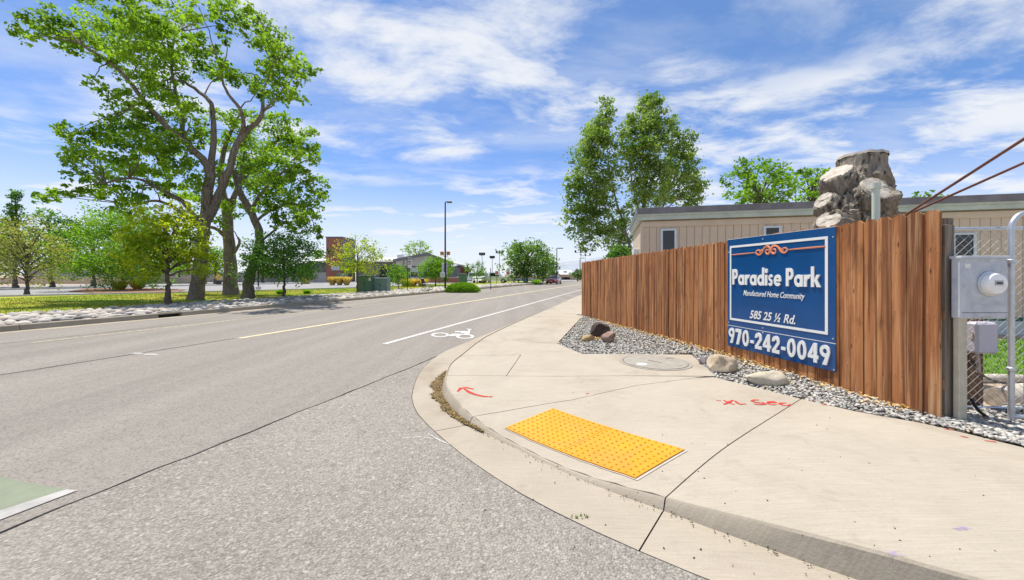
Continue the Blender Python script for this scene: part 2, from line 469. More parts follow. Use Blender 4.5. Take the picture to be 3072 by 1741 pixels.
c = A.mix(.4, c, A.ramp(wv1, [(.3, (.26, .235, .205, 1)), (.55, (.42, .36, .285, 1)), (.75, (.52, .40, .27, 1))]))
c = A.mix(A.ramp(big_f, [(.38, .8), (.45, 0.)]), c, (.04, .034, .03, 1))  # dark crevice shading painted into the wood colour by noise
A.color(c).bump(n, .10); m['stump'] = A.m
A = Mat('sawn_wood', .8, 0, .15)
n = A.noise(9, 6, .6); A.color(A.ramp(n, [(.3, (.34, .30, .245, 1)), (.7, (.60, .54, .46, 1))])).bump(n, .006); m['sawn'] = A.m
# foliage
m['leaf'] = leaf_mat('cottonwood_leaves', [(0, (.028, .09, .012, 1)), (.35, (.080, .20, .018, 1)), (.7, (.17, .30, .024, 1)), (1, (.32, .43, .045, 1))])
m['leaf_y'] = leaf_mat('yellow_green_leaves', [(0, (.075, .18, .010, 1)), (.45, (.20, .32, .014, 1)), (.8, (.38, .43, .02, 1)), (1, (.54, .50, .03, 1))], .5)
m['leaf_d'] = leaf_mat('deep_green_leaves', [(0, (.035, .11, .018, 1)), (.6, (.085, .20, .03, 1)), (1, (.19, .32, .06, 1))], .42)
m['leaf_b'] = leaf_mat('bright_green_leaves', [(0, (.045, .13, .012, 1)), (.5, (.11, .24, .018, 1)), (1, (.25, .39, .04, 1))], .5)
m['leaf_p'] = leaf_mat('poplar_leaves', [(0, (.04, .105, .018, 1)), (.5, (.11, .215, .03, 1)), (.85, (.2, .31, .04, 1)), (1, (.33, .4, .14, 1))], .42)
m['leaf_o'] = leaf_mat('pale_olive_leaves', [(0, (.16, .175, .05, 1)), (.5, (.26, .27, .075, 1)), (1, (.36, .35, .12, 1))], .45)
m['leaf_m'] = leaf_mat('maple_leaves', [(0, (.03, .085, .018, 1)), (.5, (.085, .18, .034, 1)), (1, (.21, .31, .08, 1))], .42)
m['straw'] = leaf_mat('straw_grass', [(0, (.36, .24, .06, 1)), (.6, (.52, .36, .10, 1)), (1, (.62, .47, .17, 1))], .4)
# stones
def stone(name, c0, c1, c2, sc_=5.):
    A = Mat(name, .85, 0, .2)
    n = A.noise(sc_, 7, .65, .4); f_ = A.noise(sc_ * 11, 4, .6); ri = A.rand()
    c = A.ramp(n, [(.28, c0), (.5, c1), (.74, c2)])
    c = A.mix(.25, c, A.ramp(f_, [(.3, tuple(x * .6 for x in c0[:3]) + (1,)), (.7, c2)]))
    A.color(c).bump(n, .012); return A.m
m['stone_tan'] = stone('tan_sandstone', (.34, .25, .16, 1), (.50, .40, .28, 1), (.62, .53, .41, 1))
m['stone_buff'] = stone('buff_sandstone', (.38, .33, .24, 1), (.55, .49, .37, 1), (.66, .60, .49, 1))
m['stone_red'] = stone('maroon_stone', (.17, .095, .07, 1), (.30, .19, .15, 1), (.52, .42, .36, 1))
m['stone_black'] = stone('dark_basalt', (.03, .024, .02, 1), (.065, .05, .042, 1), (.2, .15, .12, 1))
m['stone_gold'] = stone('golden_sandstone', (.26, .17, .07, 1), (.42, .30, .14, 1), (.55, .43, .25, 1))
m['stone_mauve'] = stone('mauve_stone', (.18, .15, .16, 1), (.28, .24, .25, 1), (.38, .34, .34, 1))
A = Mat('slate_gravel', .8, 0, .25)
c = A.ramp(A.island(), [(0, (.17, .163, .155, 1)), (.25, (.30, .29, .27, 1)), (.5, (.45, .43, .39, 1)), (.78, (.58, .55, .495, 1)), (.93, (.66, .63, .57, 1)), (1, (.46, .33, .18, 1))])
A.color(A.mix(.2, c, A.ramp(A.noise(60, 4), [(.3, (.1, .1, .1, 1)), (.7, (.5, .49, .46, 1))]))); m['gravel'] = A.m
A = Mat('river_cobbles', .8, 0, .25)
isl = A.math('FRACT', A.math('ADD', A.island(), A.rand()))
c = A.ramp(isl, [(0, (.10, .092, .085, 1)), (.3, (.27, .25, .22, 1)), (.55, (.44, .40, .35, 1)), (.8, (.58, .54, .48, 1)), (.92, (.48, .36, .25, 1)), (1, (.33, .23, .17, 1))])
A.color(A.mix(.3, c, A.ramp(A.noise(14, 5), [(.3, (.25, .23, .2, 1)), (.7, (.68, .65, .6, 1))]))); m['cobble'] = A.m
A = Mat('dry_leaf_litter', .75, 0, .2)
A.color(A.ramp(A.island(), [(0, (.2, .09, .025, 1)), (.4, (.48, .26, .06, 1)), (.75, (.66, .44, .16, 1)), (1, (.74, .6, .34, 1))])); m['litter'] = A.m
A = Mat('dry_clipping', .85, 0, .1)
A.color(A.ramp(A.island(), [(0, (.07, .05, .025, 1)), (.5, (.20, .14, .06, 1)), (.85, (.34, .24, .09, 1)), (1, (.5, .36, .14, 1))])); m['clip'] = A.m
A = Mat('lawn_turf', .9, 0, .1)
n = A.noise(.28, 5, .6, .6, A.map((1, 1, 1))); f_ = A.noise(24, 4, .7); st = A.noise(1, 3, .5, 0, A.map((.12, .8, 1), rot=(0, 0, TH)))
c = A.ramp(n, [(.26, (.12, .26, .022, 1)), (.42, (.24, .33, .030, 1)), (.55, (.44, .40, .05, 1)), (.7, (.6, .46, .10, 1))])
c = A.mix(.35, c, A.ramp(f_, [(.3, (.07, .16, .012, 1)), (.7, (.36, .44, .06, 1))]))
A.color(c).bump(f_, .05); m['lawn'] = A.m
A = Mat('fresh_grass', .9, 0, .1)
c = A.ramp(A.noise(9, 5, .7), [(.3, (.06, .15, .014, 1)), (.7, (.19, .32, .045, 1))]); A.color(c).bump(A.noise(40, 3), .03); m['grass'] = A.m
# painted and metal things
m['white_paint'] = plain('worn_white_road_paint', (.52, .507, .485), .75, var=.25, scale=9)
m['old_white'] = plain('dirty_white_road_paint', (.36, .348, .33), .8, var=.22, scale=7)
m['yellow_paint'] = plain('faded_yellow_road_paint', (.66, .53, .33), .75, var=.25, scale=7)
A = Mat('faded_green_paint', .85); A.color(A.ramp(A.noise(7, 6, .7), [(.3, (.19, .205, .155, 1)), (.7, (.225, .255, .175, 1))])).bump(A.noise(60, 4), .004); m['green_paint'] = A.m
def spraymat(name, c, lo, hi, sc_=34):
    A = Mat(name, .85, 0, .15); A.color(tuple(c) + (1,))
    tr = A.n.new('ShaderNodeBsdfTransparent'); mx_ = A.n.new('ShaderNodeMixShader')
    A.l(A.ramp(A.noise(sc_, 5, .7), [(lo, 0.), (hi, .92)]), mx_.inputs[0]); A.l(tr.outputs[0], mx_.inputs[1]); A.l(A.b.outputs[0], mx_.inputs[2]); A.l(mx_.outputs[0], A.o.inputs[0]); return A.m
m['red_spray'] = spraymat('red_spray_paint', (.52, .045, .035), .25, .5)
m['faint_yellow'] = spraymat('worn_off_yellow_paint', (.50, .42, .29), .22, .58, 9)
m['chalk_yellow'] = spraymat('faint_yellow_spray', (.62, .54, .33), .40, .72)
m['chalk_white'] = spraymat('pale_white_spray', (.66, .65, .63), .40, .72)
m['chalk_blue'] = spraymat('pale_blue_spray', (.50, .56, .62), .40, .72)
m['chalk_purple'] = spraymat('purple_spray', (.34, .27, .48), .40, .72)
A = Mat('yellow_tactile_plastic', .55, 0, .35)
c = A.ramp(A.noise(2.2, 4, .6), [(.3, (.68, .245, .003, 1)), (.7, (.80, .325, .004, 1))])
c = A.mix(.25, c, A.ramp(A.noise(40, 4, .7), [(.3, (.50, .19, .01, 1)), (.7, (.84, .38, .02, 1))]))
A.color(A.mix(A.ramp(A.noise(4.5, 8, .78, .8), [(.46, 0.), (.72, .6)]), c, (.40, .22, .06, 1))); m['tactile'] = A.m
m['signblue'] = plain('blue_sign_vinyl', (.004, .070, .235), .16, var=.12, scale=2.5, spec=.5)
m['signwhite'] = plain('white_sign_letters', (.80, .80, .78), .5, var=.03)
m['signedge'] = plain('sign_panel_edge', (.75, .76, .78), .5, var=.05)
m['signorange'] = plain('coral_sign_vinyl', (.74, .27, .13), .5, var=.08)
m['galv'] = plain('galvanised_steel', (.55, .57, .59), .42, .75, var=.12, scale=14)
A = Mat('grey_meter_enamel', .5, .15, .4)
c = A.ramp(A.noise(7, 5, .6, .8), [(.3, (.40, .43, .48, 1)), (.7, (.58, .6, .63, 1))]); A.color(A.mix(A.ramp(A.noise(13, 4), [(.62, 0.), (.8, .45)]), c, (.28, .25, .22, 1))); m['meter'] = A.m
m['conduit'] = plain('weathered_conduit_paint', (.50, .46, .36), .65, .1, var=.15, scale=9)
m['phonebox'] = plain('lilac_grey_plastic', (.52, .5, .56), .5, var=.04)
m['glass_white'] = plain('white_meter_cover', (.82, .82, .81), .18, var=.03, spec=.6, coat=.6)
m['greyplate'] = plain('grey_meter_face', (.42, .42, .42), .5)
m['black'] = plain('black_rubber', (.025, .025, .026), .6, var=.15)
m['pole'] = plain('dark_bronze_pole_paint', (.018, .02, .026), .45, .1, var=.15)
m['polewhite'] = plain('pale_pole_paint', (.6, .62, .65), .5)
m['cable'] = plain('rust_brown_cable', (.20, .09, .065), .6, .2, var=.12, scale=3)
m['pvc'] = plain('pale_green_pipe', (.60, .65, .55), .5, var=.08)
m['siding'] = plain('beige_siding_paint', (.60, .495, .375), .8, var=.08, scale=2.0, bump=.002)
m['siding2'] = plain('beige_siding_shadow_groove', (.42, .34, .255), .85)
m['fascia'] = plain('pale_green_grey_trim', (.47, .53, .46), .6, var=.14, scale=4)
m['roofedge'] = plain('dark_metal_roof_edge', (.19, .18, .185), .5, .3, var=.25, scale=3)
m['winframe'] = plain('blue_white_window_frame', (.60, .67, .70), .5, var=.1)
A = Mat('dark_window_glass', .06, 0, .6); A.color((.012, .014, .014, 1)); m['glass'] = A.m
m['skirt'] = plain('pale_skirting', (.58, .62, .6), .7)
m['teal'] = plain('teal_stripe', (.03, .13, .10), .6)
def brickm(name, c0, c1, mort, bw=.215, bh=.075):
    A = Mat(name, .85, 0, .15)
    b = A.n.new('ShaderNodeTexBrick'); b.inputs['Scale'].default_value = 1.0
    b.inputs['Brick Width'].default_value = bw; b.inputs['Row Height'].default_value = bh; b.inputs['Mortar Size'].default_value = .008
    b.inputs['Color1'].default_value = c0; b.inputs['Color2'].default_value = c1; b.inputs['Mortar'].default_value = mort
    mp = A.map((1, 1, 1)); s_ = A.n.new('ShaderNodeSeparateXYZ'); A.l(A.obj, s_.inputs[0])
    k = A.n.new('ShaderNodeCombineXYZ'); A.l(A.math('ADD', s_.outputs[0], s_.outputs[1]), k.inputs[0]); A.l(s_.outputs[2], k.inputs[1])
    A.l(k.outputs[0], b.inputs['Vector'])
    A.color(A.mix(.3, b.outputs[0], A.ramp(A.noise(.8, 4), [(.3, c0), (.7, c1)]))); return A.m
m['brick'] = brickm('red_brick', (.30, .095, .062, 1), (.40, .15, .10, 1), (.35, .27, .23, 1))
m['greybrick'] = brickm('grey_block', (.14, .14, .15, 1), (.19, .185, .19, 1), (.22, .22, .22, 1), .4, .2)
m['whitewall'] = plain('white_gable_panel', (.62, .62, .62), .7)
m['metalroof'] = plain('cream_metal_roof', (.60, .575, .53), .5, .05, var=.06)
m['darkdoor'] = plain('dark_green_bay_door', (.015, .03, .03), .35)
m['redplate'] = plain('red_emblem', (.5, .02, .05), .5)
m['cabinet'] = plain('green_utility_enamel', (.085, .155, .125), .5, .0, var=.18, scale=4)
m['cabinet2'] = plain('pale_green_utility_enamel', (.16, .25, .22), .42, .0, var=.25, scale=4)
m['yellowbox'] = plain('amber_beacon_housing', (.72, .33, .01), .5)
m['beacon'] = plain('amber_beacon_lens', (.4, .2, .1), .25)
m['signback'] = plain('bare_aluminium_sign_back', (.55, .57, .6), .45, .5)
m['paper'] = plain('white_sign_sheet', (.72, .72, .68), .6)
m['signred'] = plain('red_sign_vinyl', (.55, .03, .03), .5)
m['carred'] = plain('dark_red_car_paint', (.28, .012, .025), .25, .25, var=.05, coat=.8)
m['carwhite'] = plain('white_car_paint', (.74, .75, .77), .3, 0, var=.03, coat=.6)
m['chrome'] = plain('wheel_alloy', (.5, .5, .52), .3, .8)
m['lens'] = plain('headlamp_lens', (.7, .72, .75), .1, .2)
m['wallbeige'] = plain('beige_stucco_wall', (.48, .39, .30), .85)
m['wallgrey'] = plain('grey_panel_fence', (.34, .33, .34), .85)
m['mural'] = plain('orange_painted_band', (.62, .33, .12), .8)
m['lot'] = plain('parking_lot_asphalt', (.27, .262, .258), .9, var=.12, scale=.5)
m['kerbwhite'] = plain('pale_kerb', (.58, .555, .51), .8)
m['hill'] = plain('hazed_mesa', (.30, .33, .37), .95, var=.18, scale=.012)  # distance haze is painted into the hill's blue-grey base colour
m['planter'] = plain('dark_planter', (.06, .05, .045), .7)
m['mulch'] = plain('red_brown_mulch', (.22, .11, .07), .95, var=.3)
m['chairgreen'] = plain('dark_green_chair_frame', (.04, .085, .07), .5)
m['chairmesh'] = plain('charcoal_sling_fabric', (.05, .052, .055), .7)
m['tealbin'] = plain('teal_bin', (.03, .2, .18), .5)
m['greybin'] = plain('grey_bin', (.2, .21, .25), .5)
m['yellowpot'] = plain('olive_yellow_tub', (.42, .36, .06), .6)
m['flag'] = plain('dark_navy_flag', (.02, .02, .035), .8)

# ------------------------------------------------------------------ foliage
def foliage_mesh(name, blobs, size, dens, seed, flat=.75, sub=9, spread=.42, droop=0.0):
    """blobs: (x,y,z,r) clumps; every clump is split into twigs and each twig carries leaf faces"""
    rr = np.random.RandomState(seed); P, W = [], []
    for (x, y, z, r_) in blobs:
        ns = max(3, int(sub * rr.uniform(.7, 1.3)))
        nl = max(4, int(6.5 * dens * r_ * r_ / size / size / ns))
        d = rr.normal(size=(ns, 3)); d /= np.linalg.norm(d, axis=1)[:, None]
        d *= (rr.uniform(.25, 1., ns) ** .6)[:, None] * r_
        d[:, 2] *= flat
        for q in d:
            s_ = r_ * spread * rr.uniform(.6, 1.25)
            k = int(nl * rr.uniform(.5, 1.5)) + 2
            off_ = rr.normal(size=(k, 3)) * np.array([s_, s_, s_ * .62]) * .62
            off_[:, 2] -= droop * (off_[:, 0] ** 2 + off_[:, 1] ** 2) / max(r_, .1)
            P.append(np.array([x, y, z]) + q + off_)
    P = np.concatenate(P); n = len(P)
    nor = rr.normal(size=(n, 3)); nor[:, 2] = np.abs(nor[:, 2]) + .25; nor /= np.linalg.norm(nor, axis=1)[:, None]
    a = rr.normal(size=(n, 3)); t = np.cross(nor, a); t /= np.linalg.norm(t, axis=1)[:, None]; b = np.cross(nor, t)
    L = (size * rr.uniform(.65, 1.35, n))[:, None]; Wd = L * rr.uniform(.55, .85, n)[:, None]
    v = np.stack([P - t * L * .5, P + b * Wd * .5 + t * L * .08 + nor * L * .10, P + t * L * .55, P - b * Wd * .5 + t * L * .08 + nor * L * .10], 1).reshape(-1, 3)
    f = np.arange(n * 4).reshape(-1, 4)
    return np_mesh(name, v, f)

def wobble(pts, amp, seed):
    """subdivide a polyline into a natural limb"""
    rr = random.Random(seed); out = []
    pts = [Vector(p) for p in pts]
    for i in range(len(pts) - 1):
        p0 = pts[max(i - 1, 0)]; p1 = pts[i]; p2 = pts[i + 1]; p3 = pts[min(i + 2, len(pts) - 1)]
        for k in range(4):
            t = k / 4
            q = .5 * ((2 * p1) + (p2 - p0) * t + (2 * p0 - 5 * p1 + 4 * p2 - p3) * t * t + (3 * p1 - p0 - 3 * p2 + p3) * t ** 3)
            if i or k: q = q + Vector((rr.uniform(-amp, amp), rr.uniform(-amp, amp), rr.uniform(-amp, amp)))
            out.append(q)
    out.append(pts[-1]); return out
def limb(mb, pts, r0, r1, seed=0, amp=.03, seg=8, flare=0.0):
    p = wobble(pts, amp, seed); n = len(p)
    rad = [r0 + (r1 - r0) * (i / (n - 1)) ** .8 for i in range(n)]
    if flare:
        for i in range(min(4, n)): rad[i] *= 1 + flare * (1 - i / 4) ** 2
    mb.tube(p, rad, seg)

def tree(name, label, base, h, w, trunk_h, mat, leaf, dens, seed, shape='round', trunk_r=.09, nblob=26, group=None, barkm='bark2', blob=.22, cat='tree', lean=(0, 0), flat=.75):
    rr = random.Random(seed)
    t = thing(name, label, cat, base, 0, group)
    mb = MB(); bl = []
    cz = (h + trunk_h) / 2
    top = Vector((lean[0], lean[1], trunk_h + (h - trunk_h) * .6))
    limb(mb, [(0, 0, -.1), (lean[0] * .2, lean[1] * .2, trunk_h * .5), (lean[0] * .5, lean[1] * .5, trunk_h), top], trunk_r, trunk_r * .35, seed, trunk_r * .3, 9, .35)
    for i in range(nblob):
        u = (i + .5) / nblob
        z = trunk_h + (h - trunk_h) * (.06 + .88 * u)
        k = (z - trunk_h) / (h - trunk_h)
        if shape == 'round': rad = math.sqrt(max(.05, 1 - (2 * k - .9) ** 2 * .93))
        elif shape == 'wide': rad = math.sqrt(max(.04, 1 - (1.5 * k - .45) ** 2 * .9))
        elif shape == 'cone': rad = max(.08, 1.05 - k)
        elif shape == 'column': rad = min(1, (k + .15) * 2.2) * max(.15, 1 - k ** 2.2)
        else: rad = .5 + .5 * k
        a = i * 2.39996 + rr.uniform(-.5, .5); q = math.sqrt(rr.uniform(.12, 1.0)) * rad * w * .5 * .88
        br = w * blob * rr.uniform(.75, 1.25) * (.65 + .35 * rad)
        p = Vector((math.cos(a) * q + lean[0], math.sin(a) * q + lean[1], z + rr.uniform(-.04, .04) * h))
        bl.append((p.x, p.y, p.z, br))
        if i % 2 == 0 and trunk_r > .02:
            zz = min(trunk_h * .8 + .5 * max(0, z - trunk_h * .8), top.z)
            limb(mb, [(lean[0] * .5, lean[1] * .5, zz), (p.x * .5 + lean[0] * .3, p.y * .5 + lean[1] * .3, (zz + p.z) / 2 + .05 * h), p], trunk_r * .36, trunk_r * .08, seed + i, trunk_r * .2, 5)
    mb.build('trunk', m[barkm], t, smooth=True, angle=80)
    link('crown', foliage_mesh('crown', bl, leaf, dens, seed, flat), m[mat], t, 'stuff')
    return t

# ------------------------------------------------------------------ ground heights
FL = [(70, -3.85), (27, -3.68), (18, -3.42), (11, -3.25), (8, -3.11), (6.9, -2.98), (5.72, -2.76), (5.04, -2.62), (4.43, -2.37), (4.03, -2.15), (3.61, -1.80), (3.36, -1.51), (3.17, -1.22), (3.03, -.97), (2.90, -.76), (2.80, -.59), (2.71, -.40), (2.62, -.21), (2.56, -.05), (2.50, .12), (2.4, .38), (2.29, .7), (2.2, .97), (2.07, 1.5), (1.95, 2.3), (1.88, 4), (1.85, 8), (1.85, 40)]
OL = [(70, -4.3), (27, -3.95), (18, -3.68), (11, -3.50), (8, -3.42), (6.9, -3.40), (6.32, -3.37), (5.53, -3.2), (4.95, -3.0), (4.44, -2.77), (3.86, -2.45), (3.48, -2.15), (3.2, -1.85), (2.9, -1.48), (2.64, -1.12), (2.41, -.75), (2.26, -.45), (2.13, -.14), (2.05, .09), (1.98, .31), (1.85, .8), (1.66, 1.6), (1.53, 2.4), (1.46, 4), (1.42, 8), (1.42, 40)]
HT = [(70, .13), (4.4, .13), (4.0, .122), (3.61, .095), (3.36, .06), (3.17, .028), (3.03, .012), (2.80, .010), (2.71, .014), (2.62, .03), (2.50, .055), (2.4, .082), (2.29, .11), (2.2, .13), (1.85, .14)]
def cr_spline(ctrl, n):
    out = []
    for i in range(len(ctrl) - 1):
        p0, p1, p2, p3 = (np.array(ctrl[min(max(i + k, 0), len(ctrl) - 1)]) for k in (-1, 0, 1, 2))
        for k in range(n):
            t = k / n; out.append(.5 * (2 * p1 + (p2 - p0) * t + (2 * p0 - 5 * p1 + 4 * p2 - p3) * t * t + (3 * p1 - p0 - 3 * p2 + p3) * t ** 3))
    out.append(np.array(ctrl[-1])); return out
def resample(pts, n):
    pts = np.array(pts); seg = np.linalg.norm(np.diff(pts, axis=0), axis=1); cum = np.r_[0, np.cumsum(np.minimum(seg, .8) + .0)]
    u = np.linspace(0, cum[-1], n); return np.stack([np.interp(u, cum, pts[:, 0]), np.interp(u, cum, pts[:, 1])], 1)
NK = 150
FLs = resample(cr_spline(FL, 6), NK)
hs = np.interp(-FLs[:, 0], [-a for a, b in HT], [b for a, b in HT])
FP = [sd(a, b) for a, b in FLs]
FN = []
for i in range(NK):
    t = (FP[min(i + 1, NK - 1)] - FP[max(i - 1, 0)]).normalized(); FN.append(Vector((-t.y, t.x, 0)))       # to the pavement side
if (sd(5, 3) - FP[60]).dot(FN[60]) < 0: FN = [-q for q in FN]
TP = [FP[i] + FN[i] * (.012 + .22 * hs[i]) + Vector((0, 0, hs[i])) for i in range(NK)]
TPn = np.array([(p.x, p.y) for p in TP])
OLs = np.array(cr_spline(OL, 6)); OPn = np.array([tuple(sd(a, b))[:2] for a, b in OLs])
OP = []
for i in range(NK):                                # the lip of the gutter, matched to the flow line
    q = np.array(FP[i][:2]); nn = -np.array(FN[i][:2]); best = None
    dd = np.linalg.norm(OPn - q, axis=1); j = int(dd.argmin())
    best = OPn[j]
    for k in (j - 1, j):
        if 0 <= k < len(OPn) - 1:
            a, b = OPn[k], OPn[k + 1]; t = np.clip(np.dot(q - a, b - a) / np.dot(b - a, b - a), 0, 1); c_ = a + (b - a) * t
            if np.linalg.norm(c_ - q) < np.linalg.norm(best - q): best = c_
    OP.append(Vector((best[0], best[1], .004)))
HMAX = .13
TW = np.minimum(np.r_[np.hypot(*np.diff(TPn, axis=0).T), .1], .12)
def zs(x, y):
    d = np.hypot(TPn[:, 0] - x, TPn[:, 1] - y); dm = d.min()
    w = np.exp(-(d - dm) / (.012 + .45 * dm)) * TW
    z = float((w * (hs + .075 * d)).sum() / w.sum())
    top = HMAX + .012 * min(1, max(0, (x - .6) / .8))
    t = (z - top) / .02
    return top - .02 * math.log1p(math.exp(-t)) if t > -12 else z
def GS(px, py, lift=0.0):
    z = .12
    for _ in range(6):
        p = G(px, py, z + lift); z = zs(p.x, p.y)
    return Vector((p.x, p.y, z + lift))
FA, FB = Vector((2.196, 12.176)), Vector((3.735, 3.38))        # the two ends of the wooden fence
def zgr(x, y):
    """gravel rises gently towards the fence"""
    p = Vector((x, y)); e = (FB - FA).normalized(); d = abs((p - FA).x * e.y - (p - FA).y * e.x)
    t = min(1, max(0, (p - FA).dot(e) / (FB - FA).length))
    hump = .035 + .05 * math.exp(-((t - .62) / .3) ** 2)
    return .118 + hump * max(0, 1 - d / .9) + .008 * mnoise.noise(Vector((x * 3, y * 3, 0)))

# ------------------------------------------------------------------ setting: roads
sheet('ground', [(-2500, -60), (3000, -60), (3000, 6000), (-2500, 6000)], lambda x, y: -.22, m['dirt'], kind='structure')
SEAM = -3.30
def crack(s): return SEAM + .03 * mnoise.noise(Vector((s * .9, 3, 0))) + .018 * mnoise.noise(Vector((s * 4, 7, 0)))
road = tag(bpy.data.objects.new('road', None), kind='structure'); C.objects.link(road)
sm = [s_ for s_ in np.arange(-25, 6.3, .12)]
right = [sd(s_, crack(s_) - .016 - .012 * mnoise.noise(Vector((s_ * 3, 0, 0)))) for s_ in sm] + [sd(a, b - .008) for a, b in OL[::-1] if a > 6.3]
left = [sd(110, -14.9), sd(-25, -14.9)]
right[-1:] = [sd(70, -4.31), sd(110, -4.5)]
sheet('asphalt', [tuple(p)[:2] for p in right] + [tuple(p)[:2] for p in left], lambda x, y: 0.0, m['asphalt'], road, skirt=.06)
side = tag(bpy.data.objects.new('side_street', None), kind='structure'); C.objects.link(side)
oo = [p for p in OP if to_sd(p)[0] < 6.25]
oo2 = [Vector((p.x, p.y, 0)) - FN[NK - len(oo) + i] * .006 for i, p in enumerate(oo)]
pl = [tuple(sd(s_, crack(s_) + .013))[:2] for s_ in sm if s_ < 6.15] + [tuple(p)[:2] for p in oo2] + [tuple(sd(-25, 40))[:2]]
def zside(x, y): return .002 + .004 * mnoise.noise(Vector((x * 1.3, y * 1.3, 2.)))
sheet('asphalt', pl, zside, m['stony'], side, step=.35, skirt=.06)
sheet('crack_bed', [tuple(sd(a, b))[:2] for a, b in ((-25, -3.6), (8, -3.7), (8, -2.6), (4, -2.2), (-25, -2.9))], lambda x, y: -.03, m['dark'], side)

# road markings: thin sheets
def band(name, s0, s1, d0, d1, mat, parent=road, w=.1, z=.004, n=8):
    P_ = [sd(s0 + (s1 - s0) * i / n, d0 + (d1 - d0) * i / n) for i in range(n + 1)]
    poly = [tuple(p + ND * w / 2)[:2] for p in P_] + [tuple(p - ND * w / 2)[:2] for p in P_[::-1]]
    return sheet(name, poly, lambda x, y: z, mat, parent)
band('lane_line', 6.72, 46, -4.92, -5.35, m['white_paint'], w=.12)
band('lane_line', 46, 105, -5.35, -5.9, m['white_paint'], w=.12)
band('centre_line', 6.35, 14, -8.42, -8.55, m['yellow_paint'], w=.13)
band('centre_line', 14, 100, -8.55, -8.9, m['yellow_paint'], w=.15)
band('centre_line', 4.6, 24, -11.95, -12.15, m['faint_yellow'], w=.12)
band('centre_line', 26, 100, -12.15, -12.4, m['faint_yellow'], w=.12)
for (x0, x1, y_) in ((334, 357, 887.0), (362, 396, 889.5)):
    a, b = G(x0, y_), G(x1, y_ + .5); q = Vector((0, .035, 0))
    sheet('lane_mark', [tuple(v)[:2] for v in (a - q, b - q, b + q, a + q)], lambda x, y: .005, m['white_paint'], road)
def seam(s0, s1, d0, d1, w):
    n = 90; L_, R_ = [], []
    for i in range(n + 1):
        s_ = s0 + (s1 - s0) * i / n; d = d0 + (d1 - d0) * i / n + .02 * mnoise.noise(Vector((s_ * .7, d0, 0))); ww = w * (.55 + .9 * abs(mnoise.noise(Vector((s_ * 1.9, d0 + 5, 0)))))
        L_.append(tuple(sd(s_, d + ww / 2))[:2]); R_.append(tuple(sd(s_, d - ww / 2))[:2])
    sheet('sealed_seam', L_ + R_[::-1], lambda x, y: .0028, m['tar'], road)
m['tar'] = plain('dark_joint_tar', (.075, .069, .062), .85, var=.3, scale=12)
seam(-6, 6.3, -8.55, -8.5, .06); seam(3, 20, -12.35, -12.45, .03)
# bicycle symbol
def pxpoly(name, pts, z, mat, parent):
    return sheet(name, [tuple(G(px, py, z))[:2] for px, py in pts], lambda x, y: z, mat, parent)
def z6(x, y): return ((1250 + x / 4.853) / 1.1958, (940 + y / 4.853) / 1.1958)
bike = tag(bpy.data.objects.new('bicycle_symbol', None)); C.objects.link(bike); bike.parent = road
for (cx_, cy_, rx, ry, tw, thh) in ((342, 315, 133, 33, 42, 12), (705, 338, 132, 34, 42, 12)):
    oP, iP = [], []
    for k in range(32):
        a = 2 * math.pi * k / 32
        oP.append(G(*z6(cx_ + rx * math.cos(a), cy_ + ry * math.sin(a)), .005)); iP.append(G(*z6(cx_ + (rx - tw) * math.cos(a), cy_ + (ry - thh) * math.sin(a)), .005))
    MB().add(oP + iP, [[(k + 1) % 32, k, 32 + k, 32 + (k + 1) % 32] for k in range(32)]).build('wheel', m['white_paint'], bike)
for k, ptsz in enumerate(([(470, 322), (520, 298), (690, 298), (765, 240), (718, 232), (735, 226), (800, 230), (800, 240), (782, 243), (770, 300), (640, 304), (560, 330), (480, 336)],
              [(552, 262), (700, 258), (735, 264), (715, 290), (650, 294), (640, 276), (556, 280)])):
    pxpoly('frame_mark', [z6(*p) for p in ptsz], .0055 + k * .001, m['white_paint'], bike)
band('faint_mark', 15.5, 16.5, -4.6, -4.1, m['chalk_white'], w=.06)
# green bicycle box with its white border, lower left
pxpoly('green_box', [(-400, 1090), (30, 1203), (165, 1228), (-60, 1300), (-400, 1410)], .004, m['green_paint'], road)
pxpoly('green_box_border', [(165, 1228), (195, 1230), (-60, 1327), (-400, 1456), (-400, 1410), (-60, 1300)], .006, m['old_white'], road)
# worn white survey marks on the stony asphalt
def stroke(name, pts, w, mat, parent, zf=None, lift=.003, ground=False):
    """a painted stroke of width w along ground points given where they lie"""
    P_ = [Vector(p) for p in pts]
    L_, R_ = [], []
    for i, p in enumerate(P_):
        t = (P_[min(i + 1, len(P_) - 1)] - P_[max(i - 1, 0)]); t.z = 0; t.normalize(); s_ = Vector((-t.y, t.x, 0))
        ww = w * (.55 if i in (0, len(P_) - 1) else 1) * rnd.uniform(.8, 1.15)
        L_.append(p + s_ * ww / 2); R_.append(p - s_ * ww / 2)
    vs = L_ + R_; n = len(P_)
    for v in vs: v.z = (zf(v.x, v.y) if zf else 0) + lift
    return MB().add(vs, [[i + 1, i, n + i, n + i + 1] for i in range(n - 1)]).build(name, mat, parent)
marks = bpy.data.objects.new('survey_mark', None); C.objects.link(marks); marks.parent = side
for k, pts in enumerate(([(1015, 1101), (1050, 1098), (1082, 1102)], [(1075, 1090), (1100, 1106), (1128, 1118)], [(1078, 1122), (1085, 1118)], [(1074, 1140), (1084, 1134)], [(1090, 1125), (1096, 1121)])):
    stroke('paint_stroke', [G(*p) for p in pts], .022, m['chalk_white'], marks, zside, .005 + k * .0006)

